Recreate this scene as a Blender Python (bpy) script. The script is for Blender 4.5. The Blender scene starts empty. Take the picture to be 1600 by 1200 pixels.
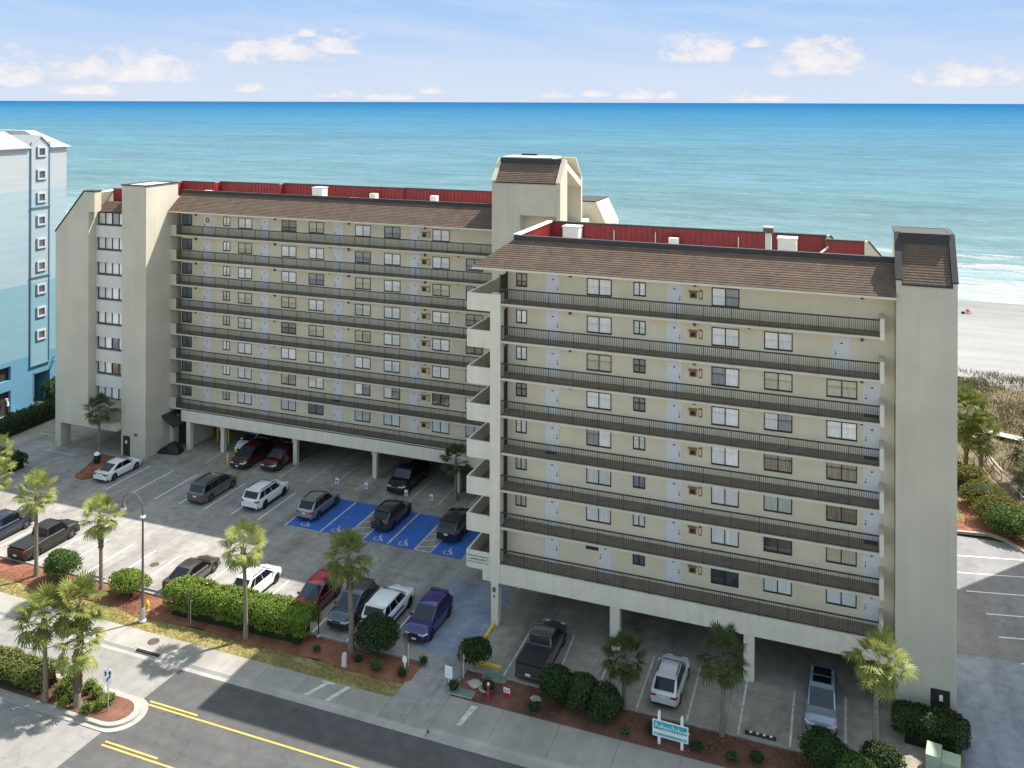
import bpy, math, random
import numpy as np
from mathutils import Vector, Matrix
R = math.radians
random.seed(7); rng = np.random.default_rng(7)
S = bpy.context.scene
COL = S.collection

# ------------------------------------------------------------------ camera, world, sun, exposure
CAM_H = 37.0
YAW = 0.36
cd = bpy.data.cameras.new('camera'); cam = bpy.data.objects.new('camera', cd); COL.objects.link(cam)
cam.location = (0, 0, CAM_H)
cd.sensor_width = 36.0; cd.lens = 36.0 * 1389.0 / 1600.0
cd.shift_y = -(600 - 159.6) / 1600.0
cd.clip_start = 0.5; cd.clip_end = 300000
cam.rotation_euler = (Matrix.Rotation(YAW, 3, 'Z') @ Matrix.Rotation(math.pi / 2, 3, 'X') @ Matrix.Rotation(0.0031, 3, 'Z')).to_euler()
S.camera = cam
S.view_settings.view_transform = 'Standard'; S.view_settings.look = 'None'
S.view_settings.gamma = 1; S.view_settings.use_curve_mapping = False
S.view_settings.exposure = 1.72
S.cycles.max_bounces = 6
try:
    S.cycles.use_denoising = True
except Exception:
    pass

SUN_EL = R(53.8); SUN_ROT = math.atan2(0.65, 0.76)
sd = Vector((math.sin(SUN_ROT) * math.cos(SUN_EL), math.cos(SUN_ROT) * math.cos(SUN_EL), math.sin(SUN_EL)))
sl = bpy.data.lights.new('sun', 'SUN'); sl.energy = 2.75; sl.angle = R(0.53); sl.color = (1.0, 0.95, 0.87)
so = bpy.data.objects.new('sun', sl); COL.objects.link(so); so.location = (30, 60, 90)
so.rotation_euler = (-sd).to_track_quat('-Z', 'Y').to_euler()

W = bpy.data.worlds.new('World'); S.world = W; W.use_nodes = True
def world_sky():
    nt = W.node_tree; nt.nodes.clear(); N = nt.nodes; Lk = nt.links
    def mth(op, a, b=None, clamp=False):
        n = N.new('ShaderNodeMath'); n.operation = op; n.use_clamp = clamp
        for i, v in enumerate((a, b)):
            if v is None: continue
            if isinstance(v, (int, float)): n.inputs[i].default_value = v
            else: Lk.new(v, n.inputs[i])
        return n.outputs[0]
    sky = N.new('ShaderNodeTexSky'); sky.sky_type = 'NISHITA'; sky.sun_disc = False
    sky.sun_elevation = SUN_EL; sky.sun_rotation = SUN_ROT; sky.altitude = 0
    sky.air_density = 1.0; sky.dust_density = 0.6; sky.ozone_density = 2.0
    tc = N.new('ShaderNodeTexCoord')
    sp = N.new('ShaderNodeSeparateXYZ'); Lk.new(tc.outputs['Generated'], sp.inputs[0])
    az = mth('ARCTAN2', sp.outputs[0], sp.outputs[1])
    el = mth('ARCSINE', sp.outputs[2])
    # noise fields in direction space
    cv = N.new('ShaderNodeCombineXYZ'); Lk.new(mth('MULTIPLY', az, 1.0), cv.inputs[0]); Lk.new(mth('MULTIPLY', el, 1.7), cv.inputs[1])
    n1 = N.new('ShaderNodeTexNoise'); n1.inputs['Scale'].default_value = 34; n1.inputs['Detail'].default_value = 7; n1.inputs['Roughness'].default_value = .62
    Lk.new(cv.outputs[0], n1.inputs['Vector'])
    nz = mth('SUBTRACT', n1.outputs['Fac'], 0.5)
    field = None
    for (a0, e0, wa, we) in CLOUDS:
        da = mth('DIVIDE', mth('SUBTRACT', az, a0), wa * 1.22)
        de = mth('SUBTRACT', el, e0 - we * .55)
        up = mth('DIVIDE', mth('MAXIMUM', de, 0.0), we * 1.75)
        dn = mth('DIVIDE', mth('MINIMUM', de, 0.0), we * .42)
        g = mth('SUBTRACT', 1.0, mth('ADD', mth('MULTIPLY', da, da), mth('ADD', mth('MULTIPLY', up, up), mth('MULTIPLY', dn, dn))))
        field = g if field is None else mth('MAXIMUM', field, g)
    # the same kind of small cumulus all round the horizon
    cv2 = N.new('ShaderNodeCombineXYZ'); Lk.new(az, cv2.inputs[0]); Lk.new(mth('MULTIPLY', el, 2.2), cv2.inputs[1])
    n2 = N.new('ShaderNodeTexNoise'); n2.inputs['Scale'].default_value = 9; n2.inputs['Detail'].default_value = 2
    Lk.new(cv2.outputs[0], n2.inputs['Vector'])
    outside = mth('GREATER_THAN', mth('ABSOLUTE', mth('ADD', az, YAW)), 0.62)
    band = mth('SUBTRACT', 1.0, mth('ABSOLUTE', mth('DIVIDE', mth('SUBTRACT', el, .075), .07)))
    g2 = mth('MULTIPLY', mth('ADD', mth('MULTIPLY', mth('SUBTRACT', n2.outputs['Fac'], .52), 6.0), mth('SUBTRACT', band, .6)), outside)
    g2 = mth('SUBTRACT', g2, mth('MULTIPLY', mth('SUBTRACT', 1.0, outside), 3.0))
    field = mth('MAXIMUM', mth('MAXIMUM', field, -1.2), mth('MAXIMUM', g2, -1.2))
    dens = mth('ADD', field, mth('MULTIPLY', nz, 4.8))
    mr = N.new('ShaderNodeMapRange'); mr.interpolation_type = 'SMOOTHSTEP'
    Lk.new(dens, mr.inputs['Value']); mr.inputs['From Min'].default_value = -.22; mr.inputs['From Max'].default_value = .85
    mr.inputs['To Max'].default_value = .92
    # thin cirrus
    cv3 = N.new('ShaderNodeCombineXYZ'); Lk.new(mth('MULTIPLY', az, 2.2), cv3.inputs[0]); Lk.new(mth('ADD', mth('MULTIPLY', el, 19), mth('MULTIPLY', az, 1.6)), cv3.inputs[1])
    n3 = N.new('ShaderNodeTexNoise'); n3.inputs['Scale'].default_value = 2.3; n3.inputs['Detail'].default_value = 6
    Lk.new(cv3.outputs[0], n3.inputs['Vector'])
    mc = N.new('ShaderNodeMapRange'); Lk.new(n3.outputs['Fac'], mc.inputs['Value'])
    mc.inputs['From Min'].default_value = .44; mc.inputs['From Max'].default_value = .80; mc.inputs['To Max'].default_value = .55
    # pale moist air just above the water, all round
    hz = N.new('ShaderNodeMapRange'); Lk.new(el, hz.inputs['Value']); hz.interpolation_type = 'SMOOTHSTEP'
    hz.inputs['From Min'].default_value = 0.0; hz.inputs['From Max'].default_value = .125; hz.inputs['To Min'].default_value = 1.0; hz.inputs['To Max'].default_value = 0.0
    h2 = N.new('ShaderNodeMapRange'); Lk.new(el, h2.inputs['Value']); h2.interpolation_type = 'SMOOTHSTEP'
    h2.inputs['From Min'].default_value = .12; h2.inputs['From Max'].default_value = .34; h2.inputs['To Min'].default_value = 1.0; h2.inputs['To Max'].default_value = 0.0
    def mix(fac, a, b):
        m = N.new('ShaderNodeMix'); m.data_type = 'RGBA'; Lk.new(fac, m.inputs[0])
        if isinstance(a, tuple): m.inputs[6].default_value = a
        else: Lk.new(a, m.inputs[6])
        if isinstance(b, tuple): m.inputs[7].default_value = b
        else: Lk.new(b, m.inputs[7])
        return m.outputs[2]
    tint = N.new('ShaderNodeMix'); tint.data_type = 'RGBA'; tint.blend_type = 'MULTIPLY'; tint.inputs[0].default_value = 1
    Lk.new(sky.outputs[0], tint.inputs[6]); tint.inputs[7].default_value = SKY_TINT
    c = mix(h2.outputs[0], tint.outputs[2], SKY_HI)
    c = mix(hz.outputs[0], c, SKY_HZ)
    c = mix(mc.outputs[0], c, SKY_WHITE)
    # cloud body: bright tops, faintly grey-lilac bases (thin detail from the same noise)
    sh = N.new('ShaderNodeMapRange'); Lk.new(dens, sh.inputs['Value']); sh.inputs['From Min'].default_value = .2; sh.inputs['From Max'].default_value = 1.8
    cc = mix(sh.outputs[0], SKY_CLOUD0, SKY_CLOUD1)
    c = mix(mr.outputs[0], c, cc)
    bg = N.new('ShaderNodeBackground'); Lk.new(c, bg.inputs['Color']); bg.inputs['Strength'].default_value = SKY_STRENGTH
    out = N.new('ShaderNodeOutputWorld'); Lk.new(bg.outputs[0], out.inputs['Surface'])
SKY_STRENGTH = 0.15
SKY_TINT = (1.25, 1.03, 0.70, 1)
SKY_HZ = (1.37, 1.57, 1.88, 1)
SKY_HI = (.80, 1.23, 1.90, 1)
SKY_WHITE = (1.48, 1.62, 1.93, 1)
SKY_CLOUD0 = (1.60, 1.61, 1.78, 1)
SKY_CLOUD1 = (2.02, 1.95, 1.94, 1)
CLOUDS = [(-0.7679, 0.0348, 0.0718, 0.0171), (-0.8707, 0.0284, 0.0250, 0.0169), (-0.7977, 0.0115, 0.0360, 0.0059), (-0.6239, 0.0558, 0.0544, 0.0152), (-0.5557, 0.0640, 0.0265, 0.0126), (-0.5867, 0.0746, 0.0096, 0.0042), (-0.6451, 0.0147, 0.0173, 0.0055), (-0.5589, 0.0083, 0.0236, 0.0049), (-0.4960, 0.0057, 0.0241, 0.0043), (-0.4519, 0.0130, 0.0129, 0.0043), (-0.1543, 0.0581, 0.0356, 0.0168), (-0.0931, 0.0650, 0.0133, 0.0055), (-0.0261, 0.0483, 0.0455, 0.0217), (0.1153, 0.0287, 0.0455, 0.0128), (-0.2100, 0.0094, 0.0294, 0.0064), (-0.3097, 0.0078, 0.0201, 0.0036), (-0.2667, 0.0100, 0.0143, 0.0043), (-0.0930, 0.0054, 0.0332, 0.0049)]
world_sky()

# ------------------------------------------------------------------ helpers
def node_mat(name):
    m = bpy.data.materials.new(name); m.use_nodes = True
    nt = m.node_tree; b = nt.nodes['Principled BSDF']
    return m, nt, b
def M(name, col, rough=.8, var=.12, scale=1.5, fine=.06, fscale=25, bump=0., bscale=30, spec=.3, metal=0., coat=0., streak=0., stretch=(1, 1, 1), col2=None):
    """plain surface: base colour with large and fine noise wear, optional bump and vertical streaks"""
    m, nt, b = node_mat(name); N = nt.nodes; L = nt.links
    b.inputs['Roughness'].default_value = rough; b.inputs['Specular IOR Level'].default_value = spec
    b.inputs['Metallic'].default_value = metal
    if coat: b.inputs['Coat Weight'].default_value = coat; b.inputs['Coat Roughness'].default_value = .04
    tc = N.new('ShaderNodeTexCoord'); mp = N.new('ShaderNodeMapping'); L.new(tc.outputs['Object'], mp.inputs[0]); mp.inputs['Scale'].default_value = stretch
    def noise(s, d=4, src=None):
        n = N.new('ShaderNodeTexNoise'); n.inputs['Scale'].default_value = s; n.inputs['Detail'].default_value = d
        L.new(src or mp.outputs[0], n.inputs['Vector']); return n.outputs['Fac']
    def ramp(f, lo, hi):
        r = N.new('ShaderNodeMapRange'); L.new(f, r.inputs[0]); r.inputs[1].default_value = .3; r.inputs[2].default_value = .7
        r.inputs[3].default_value = lo; r.inputs[4].default_value = hi; return r.outputs[0]
    fac = ramp(noise(scale), 1 - var, 1 + var)
    def mul(a, c):
        n = N.new('ShaderNodeMath'); n.operation = 'MULTIPLY'; L.new(a, n.inputs[0]); L.new(c, n.inputs[1]); return n.outputs[0]
    if fine: fac = mul(fac, ramp(noise(fscale, 3), 1 - fine, 1 + fine))
    if streak:
        m2 = N.new('ShaderNodeMapping'); L.new(tc.outputs['Object'], m2.inputs[0]); m2.inputs['Scale'].default_value = (1.6, 1.6, .07)
        fac = mul(fac, ramp(noise(2.0, 4, m2.outputs[0]), 1 - streak, 1 + streak * .4))
    vm = N.new('ShaderNodeVectorMath'); vm.operation = 'SCALE'
    if col2:
        mx = N.new('ShaderNodeMix'); mx.data_type = 'RGBA'; L.new(ramp(noise(scale * .7, 5), 0, 1), mx.inputs[0])
        mx.inputs[6].default_value = (*col, 1); mx.inputs[7].default_value = (*col2, 1); L.new(mx.outputs[2], vm.inputs[0])
    else:
        vm.inputs[0].default_value = col
    L.new(fac, vm.inputs['Scale']); L.new(vm.outputs[0], b.inputs['Base Color'])
    if bump:
        bn = N.new('ShaderNodeBump'); bn.inputs['Strength'].default_value = bump; bn.inputs['Distance'].default_value = .02
        L.new(noise(bscale, 3), bn.inputs['Height']); L.new(bn.outputs[0], b.inputs['Normal'])
    return m

class MB:
    def __init__(s): s.v = []; s.f = []; s.mi = []
    def add(s, vs, fs, mi=0):
        o = len(s.v); s.v += [tuple(p) for p in vs]; s.f += [tuple(i + o for i in f) for f in fs]; s.mi += [mi] * len(fs); return s
    def quad(s, a, b, c, d, mi=0): return s.add((a, b, c, d), ((0, 1, 2, 3),), mi)
    def box(s, x0, x1, y0, y1, z0, z1, mi=0):
        return s.add([(x, y, z) for z in (z0, z1) for y in (y0, y1) for x in (x0, x1)],
                     [(0, 2, 3, 1), (4, 5, 7, 6), (0, 1, 5, 4), (2, 6, 7, 3), (0, 4, 6, 2), (1, 3, 7, 5)], mi)
    def prism(s, poly, axis, a, b, mi=0):
        """extrude a polygon (list of 2-D points) along an axis from a to b"""
        def P(p, t):
            return {'x': (t, p[0], p[1]), 'y': (p[0], t, p[1]), 'z': (p[0], p[1], t)}[axis]
        n = len(poly)
        return s.add([P(p, a) for p in poly] + [P(p, b) for p in poly],
                     [tuple(range(n))[::-1], tuple(range(n, 2 * n))] + [(i, (i + 1) % n, n + (i + 1) % n, n + i) for i in range(n)], mi)
    def tube(s, pts, rad, n=8, mi=0, cap=True):
        pts = [Vector(p) for p in pts]; rings = []
        if isinstance(rad, (int, float)): rad = [rad] * len(pts)
        o = len(s.v)
        for i, p in enumerate(pts):
            d = (pts[min(i + 1, len(pts) - 1)] - pts[max(i - 1, 0)]).normalized()
            u = d.cross(Vector((0, 1, 0)) if abs(d.y) < .9 else Vector((1, 0, 0))).normalized(); w = d.cross(u)
            for k in range(n):
                a = 2 * math.pi * k / n; s.v.append(tuple(p + (u * math.cos(a) + w * math.sin(a)) * rad[i]))
        for i in range(len(pts) - 1):
            for k in range(n):
                s.f.append((o + i * n + k, o + i * n + (k + 1) % n, o + (i + 1) * n + (k + 1) % n, o + (i + 1) * n + k)); s.mi.append(mi)
        if cap:
            s.f.append(tuple(o + k for k in range(n))[::-1]); s.mi.append(mi)
            e = o + (len(pts) - 1) * n; s.f.append(tuple(e + k for k in range(n))); s.mi.append(mi)
        return s
    def lathe(s, prof, n=12, c=(0, 0), mi=0):
        o = len(s.v)
        for r, z in prof:
            for k in range(n):
                a = 2 * math.pi * k / n; s.v.append((c[0] + r * math.cos(a), c[1] + r * math.sin(a), z))
        for i in range(len(prof) - 1):
            for k in range(n):
                s.f.append((o + i * n + k, o + i * n + (k + 1) % n, o + (i + 1) * n + (k + 1) % n, o + (i + 1) * n + k)); s.mi.append(mi)
        e = o + (len(prof) - 1) * n; s.f.append(tuple(e + k for k in range(n))); s.mi.append(mi)
        return s
    def mesh(s, name, mats, smooth=False):
        me = bpy.data.meshes.new(name); me.from_pydata(s.v, [], s.f)
        for m in (mats if isinstance(mats, (list, tuple)) else [mats]): me.materials.append(m)
        if any(s.mi): me.polygons.foreach_set('material_index', s.mi)
        if smooth:
            me.polygons.foreach_set('use_smooth', [True] * len(s.f))
            try: me.set_sharp_from_angle(angle=R(40))
            except Exception: pass
        me.update(); return me
    def build(s, name, mats, parent=None, smooth=False, loc=None, kind=None):
        return link(name, s.mesh(name, mats, smooth), parent, loc, kind)
def link(name, me, parent=None, loc=None, kind=None, rot=None, scale=None):
    o = bpy.data.objects.new(name, me); COL.objects.link(o)
    if parent is not None: o.parent = parent
    if loc is not None: o.location = loc
    if rot is not None: o.rotation_euler = rot
    if scale is not None: o.scale = scale if not isinstance(scale, (int, float)) else (scale,) * 3
    if kind: o['kind'] = kind
    return o
def thing(name, label, cat, loc=(0, 0, 0), rz=0, group=None, me=None):
    o = bpy.data.objects.new(name, me); COL.objects.link(o); o.location = loc; o.rotation_euler = (0, 0, rz)
    o['label'] = label; o['category'] = cat
    if group: o['group'] = group
    return o
def copy_tree(o, parent=None):
    c = o.copy(); COL.objects.link(c)
    if parent is not None: c.parent = parent
    for ch in list(o.children): copy_tree(ch, c)
    return c

# ------------------------------------------------------------------ materials
def shingle_mat(name, axis='x'):
    m, nt, b = node_mat(name); N = nt.nodes; L = nt.links
    b.inputs['Roughness'].default_value = .95; b.inputs['Specular IOR Level'].default_value = .1
    g = N.new('ShaderNodeNewGeometry'); sp = N.new('ShaderNodeSeparateXYZ'); L.new(g.outputs['Position'], sp.inputs[0])
    mu = N.new('ShaderNodeMath'); mu.operation = 'MULTIPLY'; L.new(sp.outputs[2], mu.inputs[0]); mu.inputs[1].default_value = 1.414
    cv = N.new('ShaderNodeCombineXYZ'); L.new(sp.outputs[0 if axis == 'x' else 1], cv.inputs[0]); L.new(mu.outputs[0], cv.inputs[1])
    bt = N.new('ShaderNodeTexBrick'); L.new(cv.outputs[0], bt.inputs['Vector']); bt.inputs['Scale'].default_value = 1
    bt.inputs['Brick Width'].default_value = .32; bt.inputs['Row Height'].default_value = .2; bt.inputs['Mortar Size'].default_value = .012
    bt.inputs['Color1'].default_value = (.155, .112, .085, 1); bt.inputs['Color2'].default_value = (.128, .092, .070, 1); bt.inputs['Mortar'].default_value = (.088, .062, .048, 1)
    n = N.new('ShaderNodeTexNoise'); n.inputs['Scale'].default_value = 1.1; n.inputs['Detail'].default_value = 6; L.new(g.outputs['Position'], n.inputs['Vector'])
    mr = N.new('ShaderNodeMapRange'); L.new(n.outputs['Fac'], mr.inputs[0]); mr.inputs[1].default_value = .3; mr.inputs[2].default_value = .7; mr.inputs[3].default_value = .88; mr.inputs[4].default_value = 1.12
    vm = N.new('ShaderNodeVectorMath'); vm.operation = 'SCALE'; L.new(bt.outputs['Color'], vm.inputs[0]); L.new(mr.outputs[0], vm.inputs['Scale'])
    L.new(vm.outputs[0], b.inputs['Base Color']); return m
def ground_mat(name, c0, c1, crack=0., stain=.25, grain=.08, st=(1, .12, 1)):
    """concrete or asphalt: world-space mottling, tyre-dark patches, fine aggregate, hairline cracks"""
    m, nt, b = node_mat(name); N = nt.nodes; L = nt.links
    b.inputs['Roughness'].default_value = .9; b.inputs['Specular IOR Level'].default_value = .2
    g = N.new('ShaderNodeNewGeometry')
    def noise(s, d=5, st=None):
        n = N.new('ShaderNodeTexNoise'); n.inputs['Scale'].default_value = s; n.inputs['Detail'].default_value = d
        if st:
            mp = N.new('ShaderNodeMapping'); mp.inputs['Scale'].default_value = st; L.new(g.outputs['Position'], mp.inputs[0]); L.new(mp.outputs[0], n.inputs['Vector'])
        else: L.new(g.outputs['Position'], n.inputs['Vector'])
        return n.outputs['Fac']
    def mr(f, a, b_, lo, hi):
        r = N.new('ShaderNodeMapRange'); L.new(f, r.inputs[0]); r.inputs[1].default_value = a; r.inputs[2].default_value = b_; r.inputs[3].default_value = lo; r.inputs[4].default_value = hi; return r.outputs[0]
    def mul(a, c):
        n = N.new('ShaderNodeMath'); n.operation = 'MULTIPLY'; L.new(a, n.inputs[0]); L.new(c, n.inputs[1]); return n.outputs[0]
    mx = N.new('ShaderNodeMix'); mx.data_type = 'RGBA'; L.new(mr(noise(.28), .35, .65, 0, 1), mx.inputs[0]); mx.inputs[6].default_value = (*c0, 1); mx.inputs[7].default_value = (*c1, 1)
    f = mul(mr(noise(1.3, 6), .3, .7, 1 - stain * .5, 1 + stain * .4), mr(noise(45, 2), .3, .7, 1 - grain, 1 + grain))
    f = mul(f, mr(noise(.6, 4, st), .45, .75, 1, 1 - stain))
    f = mul(f, mr(noise(3.1, 2), .66, .74, 1, 1 - stain * .8))
    if crack:
        w = N.new('ShaderNodeTexVoronoi'); w.feature = 'DISTANCE_TO_EDGE'; w.inputs['Scale'].default_value = .16
        ad = N.new('ShaderNodeVectorMath'); ad.operation = 'ADD'; nn = N.new('ShaderNodeTexNoise'); nn.inputs['Scale'].default_value = .8; L.new(g.outputs['Position'], nn.inputs['Vector'])
        sc = N.new('ShaderNodeVectorMath'); sc.operation = 'SCALE'; sc.inputs['Scale'].default_value = 2.5; L.new(nn.outputs['Color'], sc.inputs[0]); L.new(g.outputs['Position'], ad.inputs[0]); L.new(sc.outputs[0], ad.inputs[1]); L.new(ad.outputs[0], w.inputs['Vector'])
        f = mul(f, mr(w.outputs['Distance'], 0, .006, 1 - crack, 1))
    vm = N.new('ShaderNodeVectorMath'); vm.operation = 'SCALE'; L.new(mx.outputs[2], vm.inputs[0]); L.new(f, vm.inputs['Scale']); L.new(vm.outputs[0], b.inputs['Base Color'])
    bn = N.new('ShaderNodeBump'); bn.inputs['Strength'].default_value = .25; bn.inputs['Distance'].default_value = .01; L.new(noise(60, 2), bn.inputs['Height']); L.new(bn.outputs[0], b.inputs['Normal'])
    return m
def leaf_mat(name, cols, trans=.35, rough=.55):
    m, nt, b = node_mat(name); N = nt.nodes; L = nt.links
    g = N.new('ShaderNodeNewGeometry'); cr = N.new('ShaderNodeValToRGB')
    oi = N.new('ShaderNodeObjectInfo'); ad = N.new('ShaderNodeMath'); ad.operation = 'ADD'
    sc = N.new('ShaderNodeMath'); sc.operation = 'MULTIPLY'; L.new(oi.outputs['Random'], sc.inputs[0]); sc.inputs[1].default_value = .3
    s2 = N.new('ShaderNodeMath'); s2.operation = 'MULTIPLY'; L.new(g.outputs['Random Per Island'], s2.inputs[0]); s2.inputs[1].default_value = .7
    L.new(sc.outputs[0], ad.inputs[0]); L.new(s2.outputs[0], ad.inputs[1]); L.new(ad.outputs[0], cr.inputs[0])
    el = cr.color_ramp.elements; el[0].color = (*cols[0], 1); el[1].color = (*cols[-1], 1)
    for i, c in enumerate(cols[1:-1]):
        e = el.new((i + 1) / (len(cols) - 1)); e.color = (*c, 1)
    L.new(cr.outputs[0], b.inputs['Base Color']); b.inputs['Roughness'].default_value = rough; b.inputs['Specular IOR Level'].default_value = .25
    tr = N.new('ShaderNodeBsdfTranslucent'); L.new(cr.outputs[0], tr.inputs[0])
    mx = N.new('ShaderNodeMixShader'); mx.inputs[0].default_value = trans; L.new(b.outputs[0], mx.inputs[1]); L.new(tr.outputs[0], mx.inputs[2])
    L.new(mx.outputs[0], N['Material Output'].inputs['Surface']); return m
def pane_mat(name, col, rough=.25, fold=.12, coat=1.):
    """glass with a curtain or blind close behind it"""
    m, nt, b = node_mat(name); N = nt.nodes; L = nt.links
    b.inputs['Roughness'].default_value = rough; b.inputs['Coat Weight'].default_value = coat; b.inputs['Coat Roughness'].default_value = .02; b.inputs['Coat IOR'].default_value = 2.0 if coat >= 1 else 1.5
    g = N.new('ShaderNodeNewGeometry'); mp = N.new('ShaderNodeMapping'); mp.inputs['Scale'].default_value = (5.5, 5.5, .35); L.new(g.outputs['Position'], mp.inputs[0])
    n = N.new('ShaderNodeTexNoise'); n.inputs['Scale'].default_value = 2.5; n.inputs['Detail'].default_value = 2; L.new(mp.outputs[0], n.inputs['Vector'])
    mr = N.new('ShaderNodeMapRange'); L.new(n.outputs['Fac'], mr.inputs[0]); mr.inputs[1].default_value = .3; mr.inputs[2].default_value = .7; mr.inputs[3].default_value = 1 - fold; mr.inputs[4].default_value = 1 + fold
    vm = N.new('ShaderNodeVectorMath'); vm.operation = 'SCALE'; vm.inputs[0].default_value = col
    oi = N.new('ShaderNodeObjectInfo'); rr = N.new('ShaderNodeMapRange'); L.new(oi.outputs['Random'], rr.inputs[0]); rr.inputs[3].default_value = .80; rr.inputs[4].default_value = 1.12
    mm = N.new('ShaderNodeMath'); mm.operation = 'MULTIPLY'; L.new(mr.outputs[0], mm.inputs[0]); L.new(rr.outputs[0], mm.inputs[1]); L.new(mm.outputs[0], vm.inputs['Scale']); L.new(vm.outputs[0], b.inputs['Base Color'])
    return m
def paint(name, col, metal=.35, rough=.32, coat=1):
    m, nt, b = node_mat(name)
    b.inputs['Base Color'].default_value = (*col, 1); b.inputs['Metallic'].default_value = metal; b.inputs['Roughness'].default_value = rough
    b.inputs['Coat Weight'].default_value = coat; b.inputs['Coat Roughness'].default_value = .03
    return m

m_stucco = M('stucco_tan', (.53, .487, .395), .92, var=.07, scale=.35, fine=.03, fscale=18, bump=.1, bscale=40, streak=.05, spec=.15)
m_facade = M('stucco_cream', (.78, .70, .53), .92, var=.05, scale=.6, fine=.03, fscale=18, bump=.1, bscale=40, streak=.02, spec=.15)
m_edge = M('painted_trim_cream', (.66, .615, .51), .85, var=.05, scale=1.2, streak=.07, spec=.2)
m_garage_shade = M('garage_shade_grey', (.13, .12, .105), .9, var=.15, scale=.6)  # darkened wall colour: the garage's inner shade is put into it
m_slab = M('slab_edge_beige', (.56, .51, .41), .85, var=.05, scale=1.2, streak=.03, spec=.2)
m_white = M('spandrel_white', (.60, .58, .53), .85, var=.04, scale=1, streak=.02, spec=.2)
m_floor = M('walkway_coating', (.27, .225, .175), .9, var=.15, scale=1.2, spec=.15)
m_rail = M('bronze_railing', (.045, .039, .033), .6, var=.1, spec=.4)
m_frame = M('bronze_window_frame', (.035, .033, .032), .5, var=.1, spec=.4)
m_door = M('white_door_paint', (.76, .755, .77), .5, var=.03, spec=.3)
m_darkdoor = M('dark_brown_door', (.035, .03, .027), .6, var=.1)
m_dark = M('dark_metal_flashing', (.045, .042, .042), .7, var=.12, scale=2)
m_red = M('red_metal_panel', (.25, .028, .027), .5, var=.14, scale=.9, fine=.05, fscale=6, streak=.12, spec=.35)
m_membrane = M('roof_membrane', (.52, .51, .49), .85, var=.12, scale=.6)
m_vent = M('galvanized_vent', (.60, .58, .54), .6, var=.06)
m_shx = shingle_mat('brown_shingles', 'x'); m_shy = shingle_mat('brown_shingles_end', 'y')
m_wood = M('wood_ornament', (.30, .17, .07), .7, var=.2)
m_lampb = M('bronze_lamp', (.12, .09, .05), .5, var=.1)
m_lampw = M('opal_glass', (.75, .70, .58), .4, var=.02)
m_yellow = M('safety_yellow', (.72, .46, .04), .6, var=.12, scale=4)
m_concrete = ground_mat('concrete_lot', (.275, .258, .238), (.325, .308, .288), crack=.35, stain=.32)
m_conc_old = ground_mat('concrete_garage', (.27, .245, .20), (.335, .305, .255), crack=.2, stain=.38)
m_walk = ground_mat('concrete_walk', (.27, .255, .225), (.325, .31, .28), stain=.16)
m_road = ground_mat('concrete_road', (.225, .215, .20), (.26, .25, .235), stain=.22, crack=.25, st=(.06, 1.3, 1))
m_asph = ground_mat('asphalt', (.084, .084, .083), (.102, .101, .099), stain=.24, crack=.3, st=(.06, 1.3, 1))
m_asph_pale = ground_mat('asphalt_weathered', (.20, .20, .205), (.235, .235, .24), stain=.2, crack=.3)
m_bluegrey = ground_mat('faded_blue_concrete', (.235, .275, .345), (.28, .31, .365), stain=.35, crack=.2)
m_kerb = ground_mat('concrete_kerb', (.315, .30, .27), (.36, .34, .31), stain=.2)
m_joint = M('dark_joint', (.05, .046, .04), .95)
m_line = M('white_road_paint', (.74, .74, .72), .75, var=.12, scale=3, fine=.12, fscale=30)
m_lineold = M('worn_white_paint', (.50, .50, .48), .8, var=.3, scale=2.5, fine=.25, fscale=25)
m_yline = M('yellow_road_paint', (.60, .38, .09), .75, var=.12, scale=3)
m_blue = M('blue_bay_paint', (.042, .125, .42), .75, var=.10, scale=1.4, fine=.1, fscale=20)
m_mulch = ground_mat('mulch_bark', (.195, .078, .046), (.26, .112, .068), stain=.45, grain=.5)
m_mulchd = ground_mat('mulch_brown', (.125, .060, .042), (.17, .085, .06), stain=.45, grain=.5)
m_soil = ground_mat('verge_turf', (.30, .26, .10), (.36, .30, .13), stain=.3, grain=.3)
m_sand = ground_mat('beach_sand', (.36, .335, .30), (.42, .39, .35), stain=.14, grain=.05)
m_dune = ground_mat('dune_sand', (.14, .11, .065), (.19, .15, .095), stain=.3, grain=.2)
m_pane = [pane_mat('pane_blind_pale', (.80, .83, .84)), pane_mat('pane_curtain_white', (.90, .90, .88)), pane_mat('pane_blind_cream', (.50, .47, .33)),
          pane_mat('pane_blind_green', (.54, .60, .53)), pane_mat('pane_dark', (.045, .055, .06), fold=.4), pane_mat('pane_blue_dark', (.13, .18, .22), fold=.35), pane_mat('pane_brown', (.17, .13, .085), fold=.5)]
m_glass = pane_mat('car_glass', (.006, .008, .011), .12, 0., 0.)
m_glassblue = pane_mat('car_windscreen', (.012, .022, .034), .10, 0., .15)
m_tyre = M('tyre_rubber', (.025, .025, .026), .85, var=.1)
m_rim = M('alloy_rim', (.42, .43, .45), .35, metal=.8, var=.05)
m_rimd = M('dark_rim', (.08, .08, .085), .4, metal=.6, var=.05)
m_black = M('black_plastic', (.022, .022, .024), .55, var=.05)
m_chrome = M('chrome_trim', (.6, .6, .62), .18, metal=1., var=.02)
m_headl = M('headlight_lens', (.72, .75, .78), .12, spec=.6, var=.02, coat=1.)
m_taill = M('taillight_lens', (.35, .012, .015), .2, spec=.5, var=.02, coat=1.)
m_plate = M('licence_plate', (.66, .67, .68), .5, var=.03)
m_trunk = M('palm_trunk', (.20, .165, .125), .95, var=.2, scale=3, fine=.25, fscale=9, stretch=(1, 1, 4), bump=.6, bscale=12)
m_trunkd = M('palm_boots', (.15, .11, .075), .95, var=.3, scale=5, fine=.3, fscale=14, bump=.8, bscale=14)
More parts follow.
